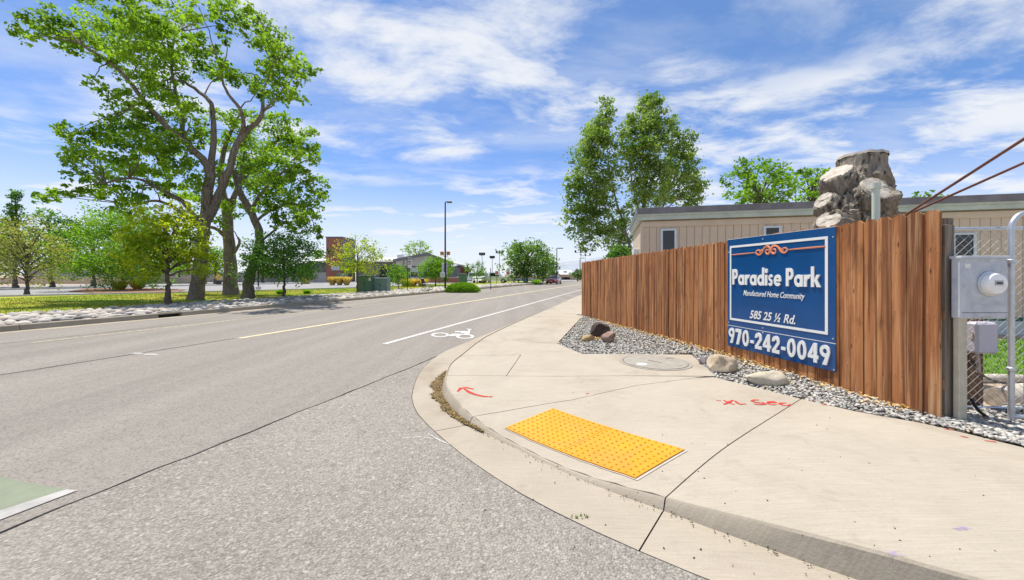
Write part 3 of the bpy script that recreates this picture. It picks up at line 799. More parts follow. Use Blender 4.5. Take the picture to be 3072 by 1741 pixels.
# ------------------------------------------------------------------ gutter and kerb (each stretch between joints is a piece)
kerb = tag(bpy.data.objects.new('kerb', None), kind='structure'); C.objects.link(kerb)
def nearT(px, py):
    z = .12
    for _ in range(6):
        p = G(px, py, z); i = int(np.hypot(TPn[:, 0] - p.x, TPn[:, 1] - p.y).argmin()); z = hs[i]
    return i
cutD = [(1195, 1052), (1655, 1252)]
cuts = [0]
iJ2 = nearT(1159, 890.4); iJ4 = nearT(1121, 944); iJ5 = nearT(1195, 1052); iJ6 = nearT(1655, 1252)
scut = [min(range(NK), key=lambda i: abs(FLs[i, 0] - s_)) for s_ in (30, 20, 14, 10.5, 7.4)]
cuts = [0] + scut + [iJ2, iJ5, iJ6, NK - 1]
def loft(rows, lo=0, hi=None):
    n = len(rows[0]); vs = [v for r_ in rows for v in r_]; fs = []
    for j in range(len(rows) - 1):
        for i in range(n - 1): fs.append([j * n + i, j * n + i + 1, (j + 1) * n + i + 1, (j + 1) * n + i])
    return vs, fs
for a, b in zip(cuts[:-1], cuts[1:]):
    if b - a < 1: continue
    def seg(P_):
        q = [Vector(p) for p in P_[a:b + 1]]
        if len(q) > 1:
            t = (q[1] - q[0]); q[0] = q[0] + t * min(.3, .004 / max(t.length, 1e-4)); t = (q[-2] - q[-1]); q[-1] = q[-1] + t * min(.3, .004 / max(t.length, 1e-4))
        return q
    O_ = seg(OP); Fz = seg([p + Vector((0, 0, -.006)) for p in FP]); T0 = seg(TP)
    T1 = [t + FN[a + i] * min(.03, .25 * hs[a + i]) * .4 for i, t in enumerate(T0)]
    Tm = [t * .3 + f_ * .7 for t, f_ in zip(T0, Fz)]
    lip = [o + Vector((0, 0, -.08)) for o in O_]
    fa = [f_ + FN[a + i] * (-.02) + Vector((0, 0, .002)) for i, f_ in enumerate(Fz)]
    TT = [t - Vector((0, 0, .012 * min(1, hs[a + i] / .05))) for i, t in enumerate(T0)]
    TX = [t + FN[a + i] * .014 for i, t in enumerate(T0)]
    TY = [t + FN[a + i] * .02 - Vector((0, 0, .06)) for i, t in enumerate(T0)]
    vs, fs = loft([lip, O_, fa, Fz, TT, TX, TY])
    MB().add(vs, fs).build('kerb_section', m['gutter'], kerb, smooth=True, angle=30)

dn_ = Vector((0, 0, -.014))
rows_ = [[p + dn_ + FN[i] * .01 for i, p in enumerate(OP)], [p - FN[i] * .005 + dn_ + Vector((0, 0, -.006)) for i, p in enumerate(FP)], [p + FN[i] * .016 + dn_ for i, p in enumerate(TP)]]
vs, fs = loft(rows_)
MB().add(vs, fs).build('joint_filler', m['dark'], kerb)

# ------------------------------------------------------------------ pavement slabs
pave = tag(bpy.data.objects.new('pavement', None), kind='structure'); C.objects.link(pave)
TX2 = [Vector((p.x, p.y, p.z)) + FN[i] * .009 for i, p in enumerate(TP)]
def Trange(i, j): return [tuple(TX2[k])[:2] for k in range(i, j + 1)]
def q2(*pts): return [tuple(GS(*p))[:2] for p in pts]
def far_edge(s_): return tuple(sd(s_, -1.63 + (12.3 - s_) * .0))[:2]
bnd = [62, 54, 47, 41, 36, 31.5, 27.5, 24, 21, 18.5, 16.2, 14.1, 12.3]
iT = lambda s_: min(range(NK), key=lambda i: abs(FLs[i, 0] - s_))
for a, b in zip(bnd[:-1], bnd[1:]):
    ia, ib = iT(a + 1e-6), iT(b)
    if ib <= ia: ib = ia + 1
    sheet('slab', Trange(ia, ib) + [far_edge(b), far_edge(a)], zs, m['concrete'], pave, skirt=.08, ins=.005)
i0 = iT(12.3); iA = nearT(1290, 822); iB = nearT(1220, 858)
gl = lambda py: (1462 + (1398 - 1462) * (py - 793) / (862 - 793), py)
sheet('slab', Trange(i0, iT(9.2)) + q2((gl(831)), gl(797)) + [far_edge(12.3)], zs, m['concrete'], pave, step=.4, skirt=.08, ins=.005)
sheet('slab', Trange(iT(9.2), iT(7.3)) + q2((1398, 862), gl(831)), zs, m['concrete'], pave, step=.4, skirt=.08, ins=.005)
sheet('slab', Trange(iT(7.3), iJ2) + q2((1307, 890.3), (1270, 943.7), (1500, 943.5), (1797, 944), (1735, 890), (1462, 888.5), (1398, 862)), zs, m['concrete'], pave, step=.3, skirt=.08, ins=.0045)
sheet('slab', Trange(iJ2, iJ4) + q2((1270, 943.7), (1307, 890.3)), zs, m['concrete'], pave, step=.25, skirt=.08, ins=.005)
sheet('slab', Trange(iJ4, iJ5) + q2((1440, 1003), (1600, 967), (1737, 949), (1770, 945), (1500, 943.5), (1270, 943.7)), zs, m['concrete'], pave, step=.09, skirt=.08, ins=.0045)
sheet('slab', Trange(iJ5, iJ6) + q2((1850, 1102), (2010, 1001), (1900, 973), (1790, 946.5), (1737, 949), (1600, 967), (1440, 1003)), zs, m['concrete'], pave, step=.06, skirt=.08, ins=.0045)
ge = q2((2010, 1001), (2150, 1033), (2300, 1059), (2373, 1075), (2569, 1123))
ext = [tuple(sd(3.4, 4.2))[:2], tuple(sd(3.2, 12))[:2], tuple(sd(3.2, 39))[:2]]
iE = NK - 1
sheet('slab', Trange(iJ6, iE) + ext[::-1] + ge[::-1] + q2((1850, 1102)), zs, m['concrete'], pave, step=.12, skirt=.08, ins=.0045)
bed = [far_edge(62)] + [tuple(TX2[k])[:2] for k in range(0, NK, 2)] + ext[::-1] + ge[::-1] + q2((1797, 946), (1735, 888), (1462, 886), (1399, 861), (1462, 795))
sheet('slab_bed', bed, lambda x, y: zs(x, y) - .05, m['dark'], pave, step=.25)
# spray marks by the surveyors
sp = bpy.data.objects.new('spray_mark', None); C.objects.link(sp); sp.parent = pave
def spray(pts, w, mat, k=0): stroke('paint_stroke', [GS(*p) for p in pts], w, m[mat], sp, zs, .003 + k * .0007)
Z6 = lambda l: [z6(*p) for p in l]
spray(Z6([(595, 1145), (640, 1095), (720, 1085), (830, 1108)]), .045, 'red_spray')
spray(Z6([(690, 1100), (760, 1150), (860, 1190), (980, 1215), (1105, 1220)]), .034, 'red_spray', 1)
def z66(x, y): return ((1840 + x / 4.2817) / 1.1958, (1040 + y / 4.2817) / 1.1958)
for k, (pts, w) in enumerate(([([(1320, 694), (1385, 700)], .04), ([(1415, 692), (1480, 722), (1560, 752)], .045), ([(1535, 690), (1480, 722), (1415, 748)], .04),
          ([(1560, 700), (1590, 725), (1630, 745), (1710, 740)], .04), ([(1870, 690), (1800, 690), (1775, 704), (1830, 722), (1930, 728), (1955, 742), (1880, 750), (1800, 742)], .042),
          ([(1985, 728), (2090, 722), (2070, 708), (1995, 712), (1985, 735), (2030, 752), (2100, 748)], .04), ([(2225, 728), (2160, 728), (2140, 742), (2190, 762), (2275, 762)], .045)])):
    spray([z66(*p) for p in pts], w * .75, 'red_spray', k % 5)
for k, pts in enumerate(([(2063, 1016), (2075, 1016)], [(2368, 1077), (2392, 1080)], [(2408, 1095), (2430, 1099)], [(2470, 1106), (2500, 1110)], [(2525, 1105), (2545, 1109)], [(1470, 989), (1478, 988)], [(1975, 1019), (1983, 1015)])):
    spray(pts, .03, 'red_spray', k % 3)
for k, (pts, w) in enumerate(([([(1175, 931), (1215, 925)], .05), ([(1168, 957), (1182, 953)], .07), ([(1195, 920), (1220, 917)], .035), ([(1285, 890), (1300, 883)], .03)])):
    spray(pts, w, 'chalk_yellow', k)
for k, (pts, w) in enumerate(([([(1160, 906), (1182, 906)], .04), ([(1240, 909), (1290, 911)], .04), ([(1207, 975), (1230, 963)], .02)])):
    spray(pts, w, 'chalk_white', k)
spray([(1741, 893), (1770, 920), (1795, 942)], .05, 'chalk_blue')
spray([(2395, 1330), (2430, 1325)], .05, 'chalk_purple')
spray([(2225, 1392), (2262, 1388)], .06, 'chalk_purple', 2)

# ------------------------------------------------------------------ gravel bed with its stones
gp = q2((1797, 945), (1735, 889.5), (1600, 888.7), (1462, 887.5), (1398, 861.5), (1462, 793))
gp2 = q2((1785, 946), (1900, 974), (2010, 1001.5), (2150, 1033.5), (2300, 1059.5), (2373, 1075.5), (2569, 1123.5))
gpoly = gp2 + [tuple(sd(3.38, 4.2))[:2], tuple(sd(4.6, 4.8))[:2], (5.0, 3.9), (3.95, 3.55), (3.80, 3.52)] + [(2.30, 12.3), (2.0, 12.5)] + gp[::-1]
sheet('gravel_bed', gpoly, lambda x, y: zgr(x, y) - .02, m['dark'], step=.2, kind='structure')
gin = inset(gpoly, .01)
def chips(name, n, poly, zf, size, mat, seed, flat=.38, region=None, level=0, jit=.35):
    rr = np.random.RandomState(seed); v0, f0 = ico(1) if level else (np.array([(1, 0, 0), (-1, 0, 0), (0, 1, 0), (0, -1, 0), (0, 0, 1), (0, 0, -1)], float), np.array([(0, 2, 4), (2, 1, 4), (1, 3, 4), (3, 0, 4), (2, 0, 5), (1, 2, 5), (3, 1, 5), (0, 3, 5)]))
    xs = [p[0] for p in poly]; ys = [p[1] for p in poly]; V, Fc = [], []; k = 0; tries = 0
    while k < n and tries < n * 12:
        tries += 1
        x, y = rr.uniform(min(xs), max(xs)), rr.uniform(min(ys), max(ys))
        if region: x, y = region(rr)
        if not inside((x, y), poly): continue
        s_ = size * rr.uniform(.55, 1.35)
        v = v0 * (1 + rr.uniform(-jit, jit, v0.shape)) * np.array([s_, s_ * rr.uniform(.5, .8), s_ * flat])
        a = rr.uniform(0, 6.28); tl = rr.normal(0, .3, 2)
        Rm = np.array(Matrix.Rotation(a, 3, 'Z') @ Matrix.Rotation(tl[0], 3, 'X') @ Matrix.Rotation(tl[1], 3, 'Y'))
        V.append(v @ Rm.T + np.array([x, y, zf(x, y) + rr.uniform(-.3, .8) * s_ * flat])); Fc.append(f0 + k * len(v0)); k += 1
    return np_mesh(name, np.concatenate(V), np.concatenate(Fc))
def near_far(rr):
    u = rr.uniform(); x = rr.uniform(.7, 5.1); y = 2.8 + 9.6 * u ** 1.7; return x, y
tag(link('gravel', chips('gravel', 15000, gin, zgr, .026, None, 4, region=near_far), m['gravel']), kind='stuff')
# dry leaves caught along the fence foot and in the gutter
def litter(name, n, fn, size, seed, zf, mat='litter', lift=.03):
    rr = np.random.RandomState(seed); V = []
    for _ in range(n):
        x, y = fn(rr); s_ = size * rr.uniform(.5, 1.3); a = rr.uniform(0, 6.28); t = rr.uniform(-.5, .5); u = rr.uniform(-.5, .5)
        Rm = np.array(Matrix.Rotation(a, 3, 'Z') @ Matrix.Rotation(t, 3, 'X') @ Matrix.Rotation(u, 3, 'Y'))
        q = np.array([(-s_, 0, 0), (0, s_ * .5, s_ * .25), (s_, 0, 0), (0, -s_ * .5, s_ * .2)]) @ Rm.T
        V.append(q + np.array([x, y, zf(x, y) + rr.uniform(.0, lift)]))
    V = np.concatenate(V); return np_mesh(name, V, np.arange(len(V)).reshape(-1, 4))
E_ = (FB - FA).normalized(); FNRM = Vector((-E_.y, E_.x)); 
if FNRM.x > 0: FNRM = -FNRM                        # towards the pavement
def foot(rr):
    t = rr.uniform(.12, .98) if rr.uniform() < .5 else rr.choice([.3, .50, .58, .66, .73, .78]) + rr.normal(0, .025)
    p = FA + E_ * (t * (FB - FA).length) + FNRM * (.03 + abs(rr.normal(0, .07 + .05 * (rr.uniform() < .3)))); return p.x, p.y
lf = tag(link('dry_leaf', litter('dry_leaf', 1500, foot, .022, 3, zgr), m['litter']), kind='stuff'); lf.name = 'leaf_litter'
c3 = G(1490, 848, .15)
def by_rocks(rr): return c3.x + rr.normal(0, .1), c3.y + rr.normal(0, .09)
tag(link('leaf_litter', litter('leaf_litter', 160, by_rocks, .022, 8, zgr, lift=.05), m['litter']), kind='stuff')
# grass clippings and silt lying in the gutter
i_a, i_b = nearT(1135, 912), nearT(1240, 1082)
sil = []
def along(P_, k):
    i = min(int(k), NK - 2); return P_[i].lerp(P_[i + 1], k - i)
def gutw(k):
    t = min(1, max(0, (k - i_a) / max(1, i_b - i_a))); p = along(FP, k)
    return max(.008, .015 + .115 * math.sin(math.pi * t ** .7) * (1 + .5 * mnoise.noise(p * 5) + .35 * mnoise.noise(p * 17)))
ks = [i_a + (i_b - i_a) * j / 140 for j in range(141)]
for k in ks: sil.append(along(FP, k) - along(FN, k) * gutw(k))
poly_s = [tuple(p)[:2] for p in sil] + [tuple(along(FP, k) + along(FN, k) * .01)[:2] for k in ks[::-1]]
m['silt'] = plain('brown_gutter_silt', (.20, .14, .075), .95, var=.4, scale=28, bump=.01)
sheet('gutter_silt', poly_s, lambda x, y: .006 + .006 * abs(mnoise.noise(Vector((x * 14, y * 14, 0)))), m['silt'], step=.05, kind='stuff')
def in_gut(rr):
    k = rr.uniform(i_a, i_b); t = rr.uniform() ** 1.3; p = along(FP, k) - along(FN, k) * gutw(k) * t * 1.05; return p.x + rr.normal(0, .012), p.y + rr.normal(0, .012)
tag(link('dry_clippings', litter('dry_clippings', 1500, in_gut, .010, 12, lambda x, y: .010, lift=.008), m['clip']), kind='stuff')
# crumbs of grit on the pavement and gutter
def grit_pt(rr):
    if rr.uniform() < .6:
        k = rr.uniform(iJ5, NK - 40); p = along(FP, k) - along(FN, k) * abs(rr.normal(.01, .03)); return p.x, p.y
    p = GS(rr.uniform(1150, 2500), rr.uniform(960, 1400)); return p.x, p.y
bigp = [(-6, -2), (9, -2), (9, 14), (-6, 14)]
def grit_z(x, y):
    return zs(x, y) if np.hypot(TPn[:, 0] - x, TPn[:, 1] - y).min() > .02 and (Vector((x, y, 0)) - FP[int(np.hypot(TPn[:, 0] - x, TPn[:, 1] - y).argmin())]).dot(FN[int(np.hypot(TPn[:, 0] - x, TPn[:, 1] - y).argmin())]) > 0 else .004
tag(link('grit', chips('grit', 230, bigp, grit_z, .0058, None, 21, .7, grit_pt), m['stone_black']), kind='stuff')
# green tuft in the asphalt joint
tf = G(1455, 1300); tb = MB()
for k in range(26):
    a = rnd.uniform(0, 6.28); l_ = rnd.uniform(.012, .028); b_ = Vector((rnd.uniform(-.05, .05), rnd.uniform(-.015, .015), 0)); t_ = b_ + Vector((math.cos(a) * l_ * .7, math.sin(a) * l_ * .7, l_)); s_ = Vector((-math.sin(a), math.cos(a), 0)) * .004
    tb.add([b_ - s_, b_ + s_, t_], [[0, 1, 2]])
tag(tb.build('grass_tuft', m['grass'], loc=tf), 'small green weed tuft growing where gutter meets rough asphalt', 'weed')

# ------------------------------------------------------------------ tactile paving plate
pc = [GS(*[c_ / 1.1958 for c_ in p]) for p in ((1515.8, 1286.6), (1659.2, 1228.6), (2053.2, 1353.2), (1906.4, 1438.6))]
tac = thing('tactile_paving', 'yellow tactile paving plate with raised dots set in the kerb ramp', 'tactile paving', (0, 0, 0))
def bil(u, v):
    p = pc[0] * (1 - u) * (1 - v) + pc[3] * u * (1 - v) + pc[2] * u * v + pc[1] * (1 - u) * v
    p = p.copy(); p.z = zs(p.x, p.y); return p
for (u0, u1) in ((0, .4985), (.5015, 1)):
    n_ = 8; vs = [bil(u0 + (u1 - u0) * i / n_, j / n_) + Vector((0, 0, .013)) for j in range(n_ + 1) for i in range(n_ + 1)]
    fs = [[j * 9 + i, j * 9 + i + 1, j * 9 + i + 10, j * 9 + i + 9] for j in range(n_) for i in range(n_)]
    rim = [j for j in range(9)] + [9 * j + 8 for j in range(1, 9)] + [72 + i for i in range(7, -1, -1)] + [9 * j for j in range(7, 0, -1)]
    b0 = len(vs); vs += [vs[i] - Vector((0, 0, .03)) for i in rim]
    fs += [[rim[(k + 1) % 32], rim[k], b0 + k, b0 + (k + 1) % 32] for k in range(32)]
    MB().add(vs, fs).build('tactile_panel', m['tactile'], tac)
db = MB(); st_ = 20
for i in range(22):
    for j in range(11):
        u = (i + .5) / 22; v = (j + .5) / 11
        if abs(u - .5) < .01: continue
        p = bil(u, v) + Vector((0, 0, .0128)); r_ = .0095
        ring = [[p + Vector((math.cos(a) * q, math.sin(a) * q, z)) for a in [k * math.pi / 4 for k in range(8)]] for q, z in ((r_, 0), (r_ * .62, .0055))]
        db.add(ring[0] + ring[1], [[k, (k + 1) % 8, 8 + (k + 1) % 8, 8 + k] for k in range(8)] + [list(range(8, 16))])
m['dome'] = plain('worn_yellow_dots', (.52, .20, .008), .6, var=.3, scale=30)
db.build('raised_dots', m['dome'], tac, 'stuff')
m['mortar'] = plain('pale_mortar_edge', (.42, .39, .35), .9)
mo = [pc[0] + (pc[0] - (pc[2] + pc[0]) / 2).normalized() * .05] + [None] * 3
ctr = sum((p for p in pc), Vector()) / 4
sheet('mortar_edge', [tuple(p + (p - ctr).normalized() * .022)[:2] for p in (pc[0], pc[3], pc[2], pc[1])], lambda x, y: zs(x, y) + .004, m['mortar'], pave, step=.05)

# ------------------------------------------------------------------ manhole in the concrete pad
mh = GS(1643, 909.5); mh.z = zs(mh.x, mh.y)
man = thing('manhole_cover', 'round grey manhole cover with pick slots in the concrete pad', 'manhole cover', mh)
m['lid'] = plain('grey_cement_lid', (.30, .275, .235), .85, var=.14, scale=8)
MR = 76 / F * mh.y
MB().lathe([(MR + .06, .001), (MR + .06, .006), (MR + .015, .007), (MR + .012, .002)], 48).build('ring', m['lid'], man, smooth=True)
MB().lathe([(MR + .011, .0025), (MR + .002, .003), (MR, .003)], 48).build('gap', m['dark'], man)
MB().lathe([(MR, .001), (MR, .009), (MR - .01, .011), (.01, .012)], 48).build('lid', m['lid'], man, smooth=True)
MB().box(-.11, .11, -.013, .013, .012, .0145, Matrix.Rotation(R(-55), 4, 'Z') @ Matrix.Translation((.0, .0, 0))).build('slot', m['dark'], man)
MB().box(-.07, .07, -.011, .011, .012, .0145, Matrix.Translation((.3, .22, 0)) @ Matrix.Rotation(R(20), 4, 'Z')).build('slot', m['dark'], man)
MB().lathe([(.075, .012), (.07, .016), (.01, .017)], 20, Matrix.Translation((-.24, -.16, 0))).build('plug', m['kerbwhite'], man)
MB().lathe([(.11, .012), (.1, .0165), (.01, .018)], 20, Matrix.Translation((.2, -.18, 0))).build('plug', m['lid'], man)

# ------------------------------------------------------------------ boulders
def boulder(name, label, px, py, Yadj, size, mat, seed, rz=0, sink=.35, **kw):
    p = G(px, py, .16); p.z = zgr(p.x, p.y) - .02
    o = link(name, rock_mesh(name, size, seed, 4, **kw), m[mat]); o.location = p + Vector((0, Yadj, size[2] * (1 - sink))); o.rotation_euler = (0, 0, rz)
    return tag(o, label, 'boulder', 'boulders on the gravel by the fence')
boulder('boulder', 'dark brown basalt boulder behind the maroon one in the gravel', 1512, 845, .22, (.21, .16, .21), 'stone_black', 5, .3, amp=.3)
boulder('boulder', 'maroon angular boulder with pale patches leaning on the dark one', 1527, 854, .02, (.17, .12, .15), 'stone_red', 11, -.3, amp=.35)
boulder('boulder', 'small golden sandstone boulder left of the maroon boulder', 1478, 852, .04, (.15, .08, .085), 'stone_gold', 23, .35, amp=.35)
boulder('boulder', 'tan blocky sandstone boulder near the blue-edged concrete corner', 1818, 931, .08, (.20, .15, .15), 'stone_tan', 31, .1, amp=.3)
boulder('boulder', 'long cream sandstone boulder under the phone number', 1928, 960, .06, (.235, .16, .115), 'stone_buff', 44, -.25, amp=.28)
boulder('boulder', 'small mauve stone half hidden behind the tan blocky boulder', 1782, 916, .12, (.10, .09, .085), 'stone_mauve', 52, 0, amp=.3)

# ------------------------------------------------------------------ wooden fence
FLEN = (FB - FA).length
fz = math.atan2(E_.y, E_.x)
fence = thing('wooden_fence', 'tall stained cedar fence of upright dog-eared boards behind the gravel', 'fence', (FA.x, FA.y, 0), fz)
NB = 71; BW = FLEN / NB
def board_mesh(k):
    rr = random.Random(k); w = BW - .004 - rr.uniform(0, .003); H = 1.0; c_ = .032
    poly = [(0, 0), (w, 0), (w, H - c_), (w - c_, H), (c_, H), (0, H - c_)]
    b = MB()
    M_ = Matrix(((1, 0, 0, 0), (0, 0, 1, 0), (0, 1, 0, 0), (0, 0, 0, 1)))
    b.prism(poly, 0, -.019, M_)
    return b.mesh('board')
# outward (pavement) side in local frame
loc_n = Matrix.Rotation(-fz, 2) @ FNRM; sgn = 1 if loc_n.y > 0 else -1
for i in range(NB):
    t = (i + .5) / NB
    zt = 1.800 + (1.975 - 1.800) * t + rnd.uniform(-.006, .006); zb = .055
    rr = random.Random(i); w = BW - .003 - rr.uniform(0, .004); H = zt - zb; c_ = .030
    poly = [(0, 0), (w, 0), (w, H - c_ * rr.uniform(.85, 1.1)), (w - c_, H), (c_, H), (0, H - c_ * rr.uniform(.85, 1.1))]
    th_ = .019; y0 = sgn * (rr.uniform(0, .005) + (.007 if i % 2 else 0))
    vs = [(x, y0, z) for x, z in poly] + [(x, y0 + sgn * th_ * (1 + rr.uniform(-.1, .1)), z) for x, z in poly]
    # slightly cupped outer face
    n_ = 6; f_out = list(range(6, 12)); f_in = list(range(5, -1, -1))
    fs = [f_in, f_out] + [[k, (k + 1) % 6, 6 + (k + 1) % 6, 6 + k] for k in range(6)]
    if sgn > 0: fs = [f[::-1] for f in fs]
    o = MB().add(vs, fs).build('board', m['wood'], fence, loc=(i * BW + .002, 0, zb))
    o.rotation_euler = (rr.uniform(-.002, .002), rr.uniform(-.003, .003), rr.uniform(-.012, .012))
for z_ in (.45, 1.05, 1.62):
    MB().box(0, FLEN, -sgn * .048, -sgn * .006, z_ - .045, z_ + .045).build('rail', m['brownwood'], fence)
for k in range(5):
    x_ = .06 + k * (FLEN - .12) / 4
    MB().box(x_ - .045, x_ + .045, -sgn * .14, -sgn * .05, -.1, 1.78 + .03 * k).build('post', m['greywood'], fence)

nl_ = MB()
for i in range(NB):
    for z_ in (.45, 1.05, 1.62):
        for x_ in (.035, BW - .04):
            c_ = Vector((i * BW + x_ + rnd.uniform(-.006, .006), sgn * .0265, z_ + rnd.uniform(-.012, .012))); q = [c_ + Vector((math.cos(a) * .0055, 0, math.sin(a) * .0055)) for a in (0, 1.05, 2.09, 3.14, 4.19, 5.24)]
            nl_.add(q + [c_ + Vector((0, sgn * .003, 0))], [[k, (k + 1) % 6, 6] for k in range(6)])
nl_.build('nail_heads', m['cable'], fence, 'stuff')

# ------------------------------------------------------------------ the community sign
def ft(px):
    """distance along the fence of the vertical through px"""
    k = (px - CX) / F; d = FB - FA
    return (k * FA.y - FA.x) / (d.x - k * d.y) * FLEN
u0, u1 = ft(1831.5), ft(2104.5); SW = u1 - u0
def zat(px, py):
    u = ft(px); p = FA + E_ * u; return CAMZ - (py - YH) / F * p.y
zt0 = (zat(1831.5, 602) + zat(2104.5, 570.5)) / 2; zm = (zat(1831.5, 819.5) + zat(2104.5, 857)) / 2; zb0 = (zat(1831.5, 871) + zat(2104.5, 928)) / 2
SX = 1 if sgn < 0 else -1
# local sign frame: x along the sign as read (left to right), y out of the wall, z up
O2 = FA + E_ * u0 + FNRM * .034
Ms = Matrix(((E_.x, FNRM.x, 0), (E_.y, FNRM.y, 0), (0, 0, 1)))
sign = thing('sign', 'blue community sign with raised white lettering screwed to the wooden fence', 'sign', (O2.x, O2.y, zb0))
sign.matrix_world = Matrix.Translation((O2.x, O2.y, zb0)) @ Ms.to_4x4()
HM, HT_ = zm - zb0, zt0 - zb0
det = Ms.determinant()
def sflip(b):
    if det < 0: b.f = [f[::-1] for f in b.f]
    return b
# note: vertices are given in the sign frame (x along, y out, z up)
def sbox(x0, x1, z0, z1, y0, y1, name, mat, bev=0): return sflip(MB().box(x0, x1, y0, y1, z0, z1, bev=bev)).build(name, m[mat], sign)
sbox(0, SW, HM + .004, HT_, 0, .008, 'panel', 'signblue', .002)
sbox(0, SW, 0, HM - .004, 0, .008, 'phone_panel', 'signblue', .002)
sbox(0, SW, HM - .0036, HM + .0036, 0, .0095, 'panel_edge', 'signedge')
sbox(0, SW, HT_ + .0005, HT_ + .005, 0, .0085, 'panel_edge', 'signedge')
bx0, bx1 = .052, SW - .085; bz0, bz1 = HM + .085, HT_ - .095; bw_ = .03
for nm, a_ in (('border_strip', (bx0, bx1, bz1 - bw_, bz1)), ('border_strip', (bx0, bx1, bz0, bz0 + bw_)), ('border_strip', (bx0, bx0 + bw_ * .95, bz0 + bw_ + .0005, bz1 - bw_ - .0005)), ('border_strip', (bx1 - bw_ * 1.1, bx1, bz0 + bw_ + .0005, bz1 - bw_ - .0005))):
    sbox(a_[0], a_[1], a_[2], a_[3], .0082, .0125, nm, 'signwhite')
for (x_, z_) in ((.02, HT_ - .19), (.02, HM + .04), (SW * .40, HT_ - .045), (SW * .40, HM + .04), (SW - .03, HT_ - .11), (SW - .03, HM + .05), (SW - .02, .02), (SW * .40, HM - .025)):
    Mx = Matrix(((1, 0, 0, x_), (0, 0, 1, .008), (0, 1, 0, z_), (0, 0, 0, 1)))
    b = MB().lathe([(.009, 0), (.007, .004), (.002, .005)], 10, Mx)
    sflip(b).build('screw', m['galv'], sign)
def ring2(cx_, cy_, R0, r0, a0, a1, n=20, sx=1., sy=1.):
    o = [(cx_ + math.cos(R(a0 + (a1 - a0) * k / n)) * R0 * sx, cy_ + math.sin(R(a0 + (a1 - a0) * k / n)) * R0 * sy) for k in range(n + 1)]
    i_ = [(cx_ + math.cos(R(a0 + (a1 - a0) * k / n)) * r0[0] if isinstance(r0, tuple) else cx_ + math.cos(R(a0 + (a1 - a0) * k / n)) * r0 * sx, cy_ + math.sin(R(a0 + (a1 - a0) * k / n)) * (r0[1] if isinstance(r0, tuple) else r0 * sy)) for k in range(n + 1)]
    return ('strip', o, i_)
def rc(x0, y0, x1, y1): return ('poly', [(x0, y0), (x1, y0), (x1, y1), (x0, y1)])
GL = {
 'P': (.62, [rc(0, 0, .23, 1), ring2(.31, .68, .32, .125, -90, 90), rc(.22, .805, .315, 1), rc(.22, .36, .315, .555)]),
 'a': (.70, [ring2(.33, .31, .33, .14, 0, 360, 28), rc(.48, 0, .69, .63)]),
 'r': (.46, [rc(0, 0, .21, .63), ring2(.36, .34, .30, .10, 62, 180, 12)]),
 'd': (.70, [ring2(.33, .31, .33, .14, 0, 360, 28), rc(.48, 0, .69, 1.06)]),
 'i': (.22, [rc(0, 0, .21, .63), ring2(.105, .86, .135, .001, 0, 360, 18)]),
 's': (.46, [ring2(.23, .455, .195, .055, 15, 270, 16), ring2(.21, .18, .20, .055, -165, 90, 16)]),
 'e': (.66, [ring2(.33, .31, .33, .15, 0, 318, 26), rc(.1, .25, .64, .38)]),
 'k': (.66, [rc(0, 0, .22, 1.06), ('poly', [(.2, .28), (.34, .26), (.66, .63), (.41, .63)]), ('poly', [(.26, .33), (.44, .40), (.70, 0), (.43, 0)])]),
 ' ': (.26, []),
 '9': (.60, [ring2(.30, .69, .31, .13, 0, 360, 26), ('poly', [(.14, 0), (.40, 0), (.60, .60), (.36, .46)])]),
 '7': (.58, [rc(0, .79, .58, 1), ('poly', [(.08, 0), (.33, 0), (.58, .80), (.32, .80)])]),
 '0': (.62, [ring2(.31, .5, 1, (.12, .33), 0, 360, 30, .31, .51)]),
 '2': (.58, [ring2(.29, .70, .30, .09, -28, 190, 18), ('poly', [(0, .17), (.26, .19), (.56, .57), (.38, .63)]), rc(0, 0, .58, .2)]),
 '4': (.66, [rc(.36, 0, .58, 1), rc(0, .2, .67, .38), ('poly', [(0, .37), (.23, .37), (.37, .66), (.37, 1)])]),
 '-': (.36, [rc(.02, .28, .34, .45)]),
}
def glyph(ch, x, z, H, sxx, dep=.012, y0=.0086):
    b = MB()
    for k, pc_ in enumerate(GL[ch][1]):
        e = y0 + dep + k * .0005
        if pc_[0] == 'poly':
            n = len(pc_[1]); vs = [(x + p[0] * H * sxx, y0, z + p[1] * H) for p in pc_[1]] + [(x + p[0] * H * sxx, e, z + p[1] * H) for p in pc_[1]]
            b.add(vs, [list(range(n)), list(range(2 * n - 1, n - 1, -1))] + [[(i + 1) % n, i, n + i, n + (i + 1) % n] for i in range(n)])
        else:
            o, i_ = pc_[1], pc_[2]; n = len(o)
            rows = [[(x + p[0] * H * sxx, yy, z + p[1] * H) for p in P_] for P_, yy in ((o, y0), (o, e), (i_, e), (i_, y0))]
            vs = [v for r_ in rows for v in r_]
            fs = [[j * n + k_, j * n + k_ + 1, (j + 1) * n + k_ + 1, (j + 1) * n + k_] for j in range(3) for k_ in range(n - 1)]
            fs += [[0, n, 2 * n, 3 * n], [n - 1, 4 * n - 1, 3 * n - 1, 2 * n - 1]]
            b.add(vs, fs)
    return b
import bmesh
def fixn(o):
    bm = bmesh.new(); bm.from_mesh(o.data); bmesh.ops.recalc_face_normals(bm, faces=bm.faces); bm.to_mesh(o.data); bm.free(); return o
def word(txt, x, z, H, width, gap=.075, **kw):
    tot = sum(GL[c_][0] + gap for c_ in txt) - gap; sxx = width / (tot * H); cx_ = x
    for c_ in txt:
        if c_ != ' ':
            fixn(glyph(c_, cx_, z, H, sxx, **kw).build('letter', m['signwhite'], sign))
        cx_ += (GL[c_][0] + gap) * H * sxx
def sx_at(px): return ft(px) - u0
def sz_at(px, py): return zat(px, py) - zb0
xa, xb = sx_at(1845), sx_at(2067)
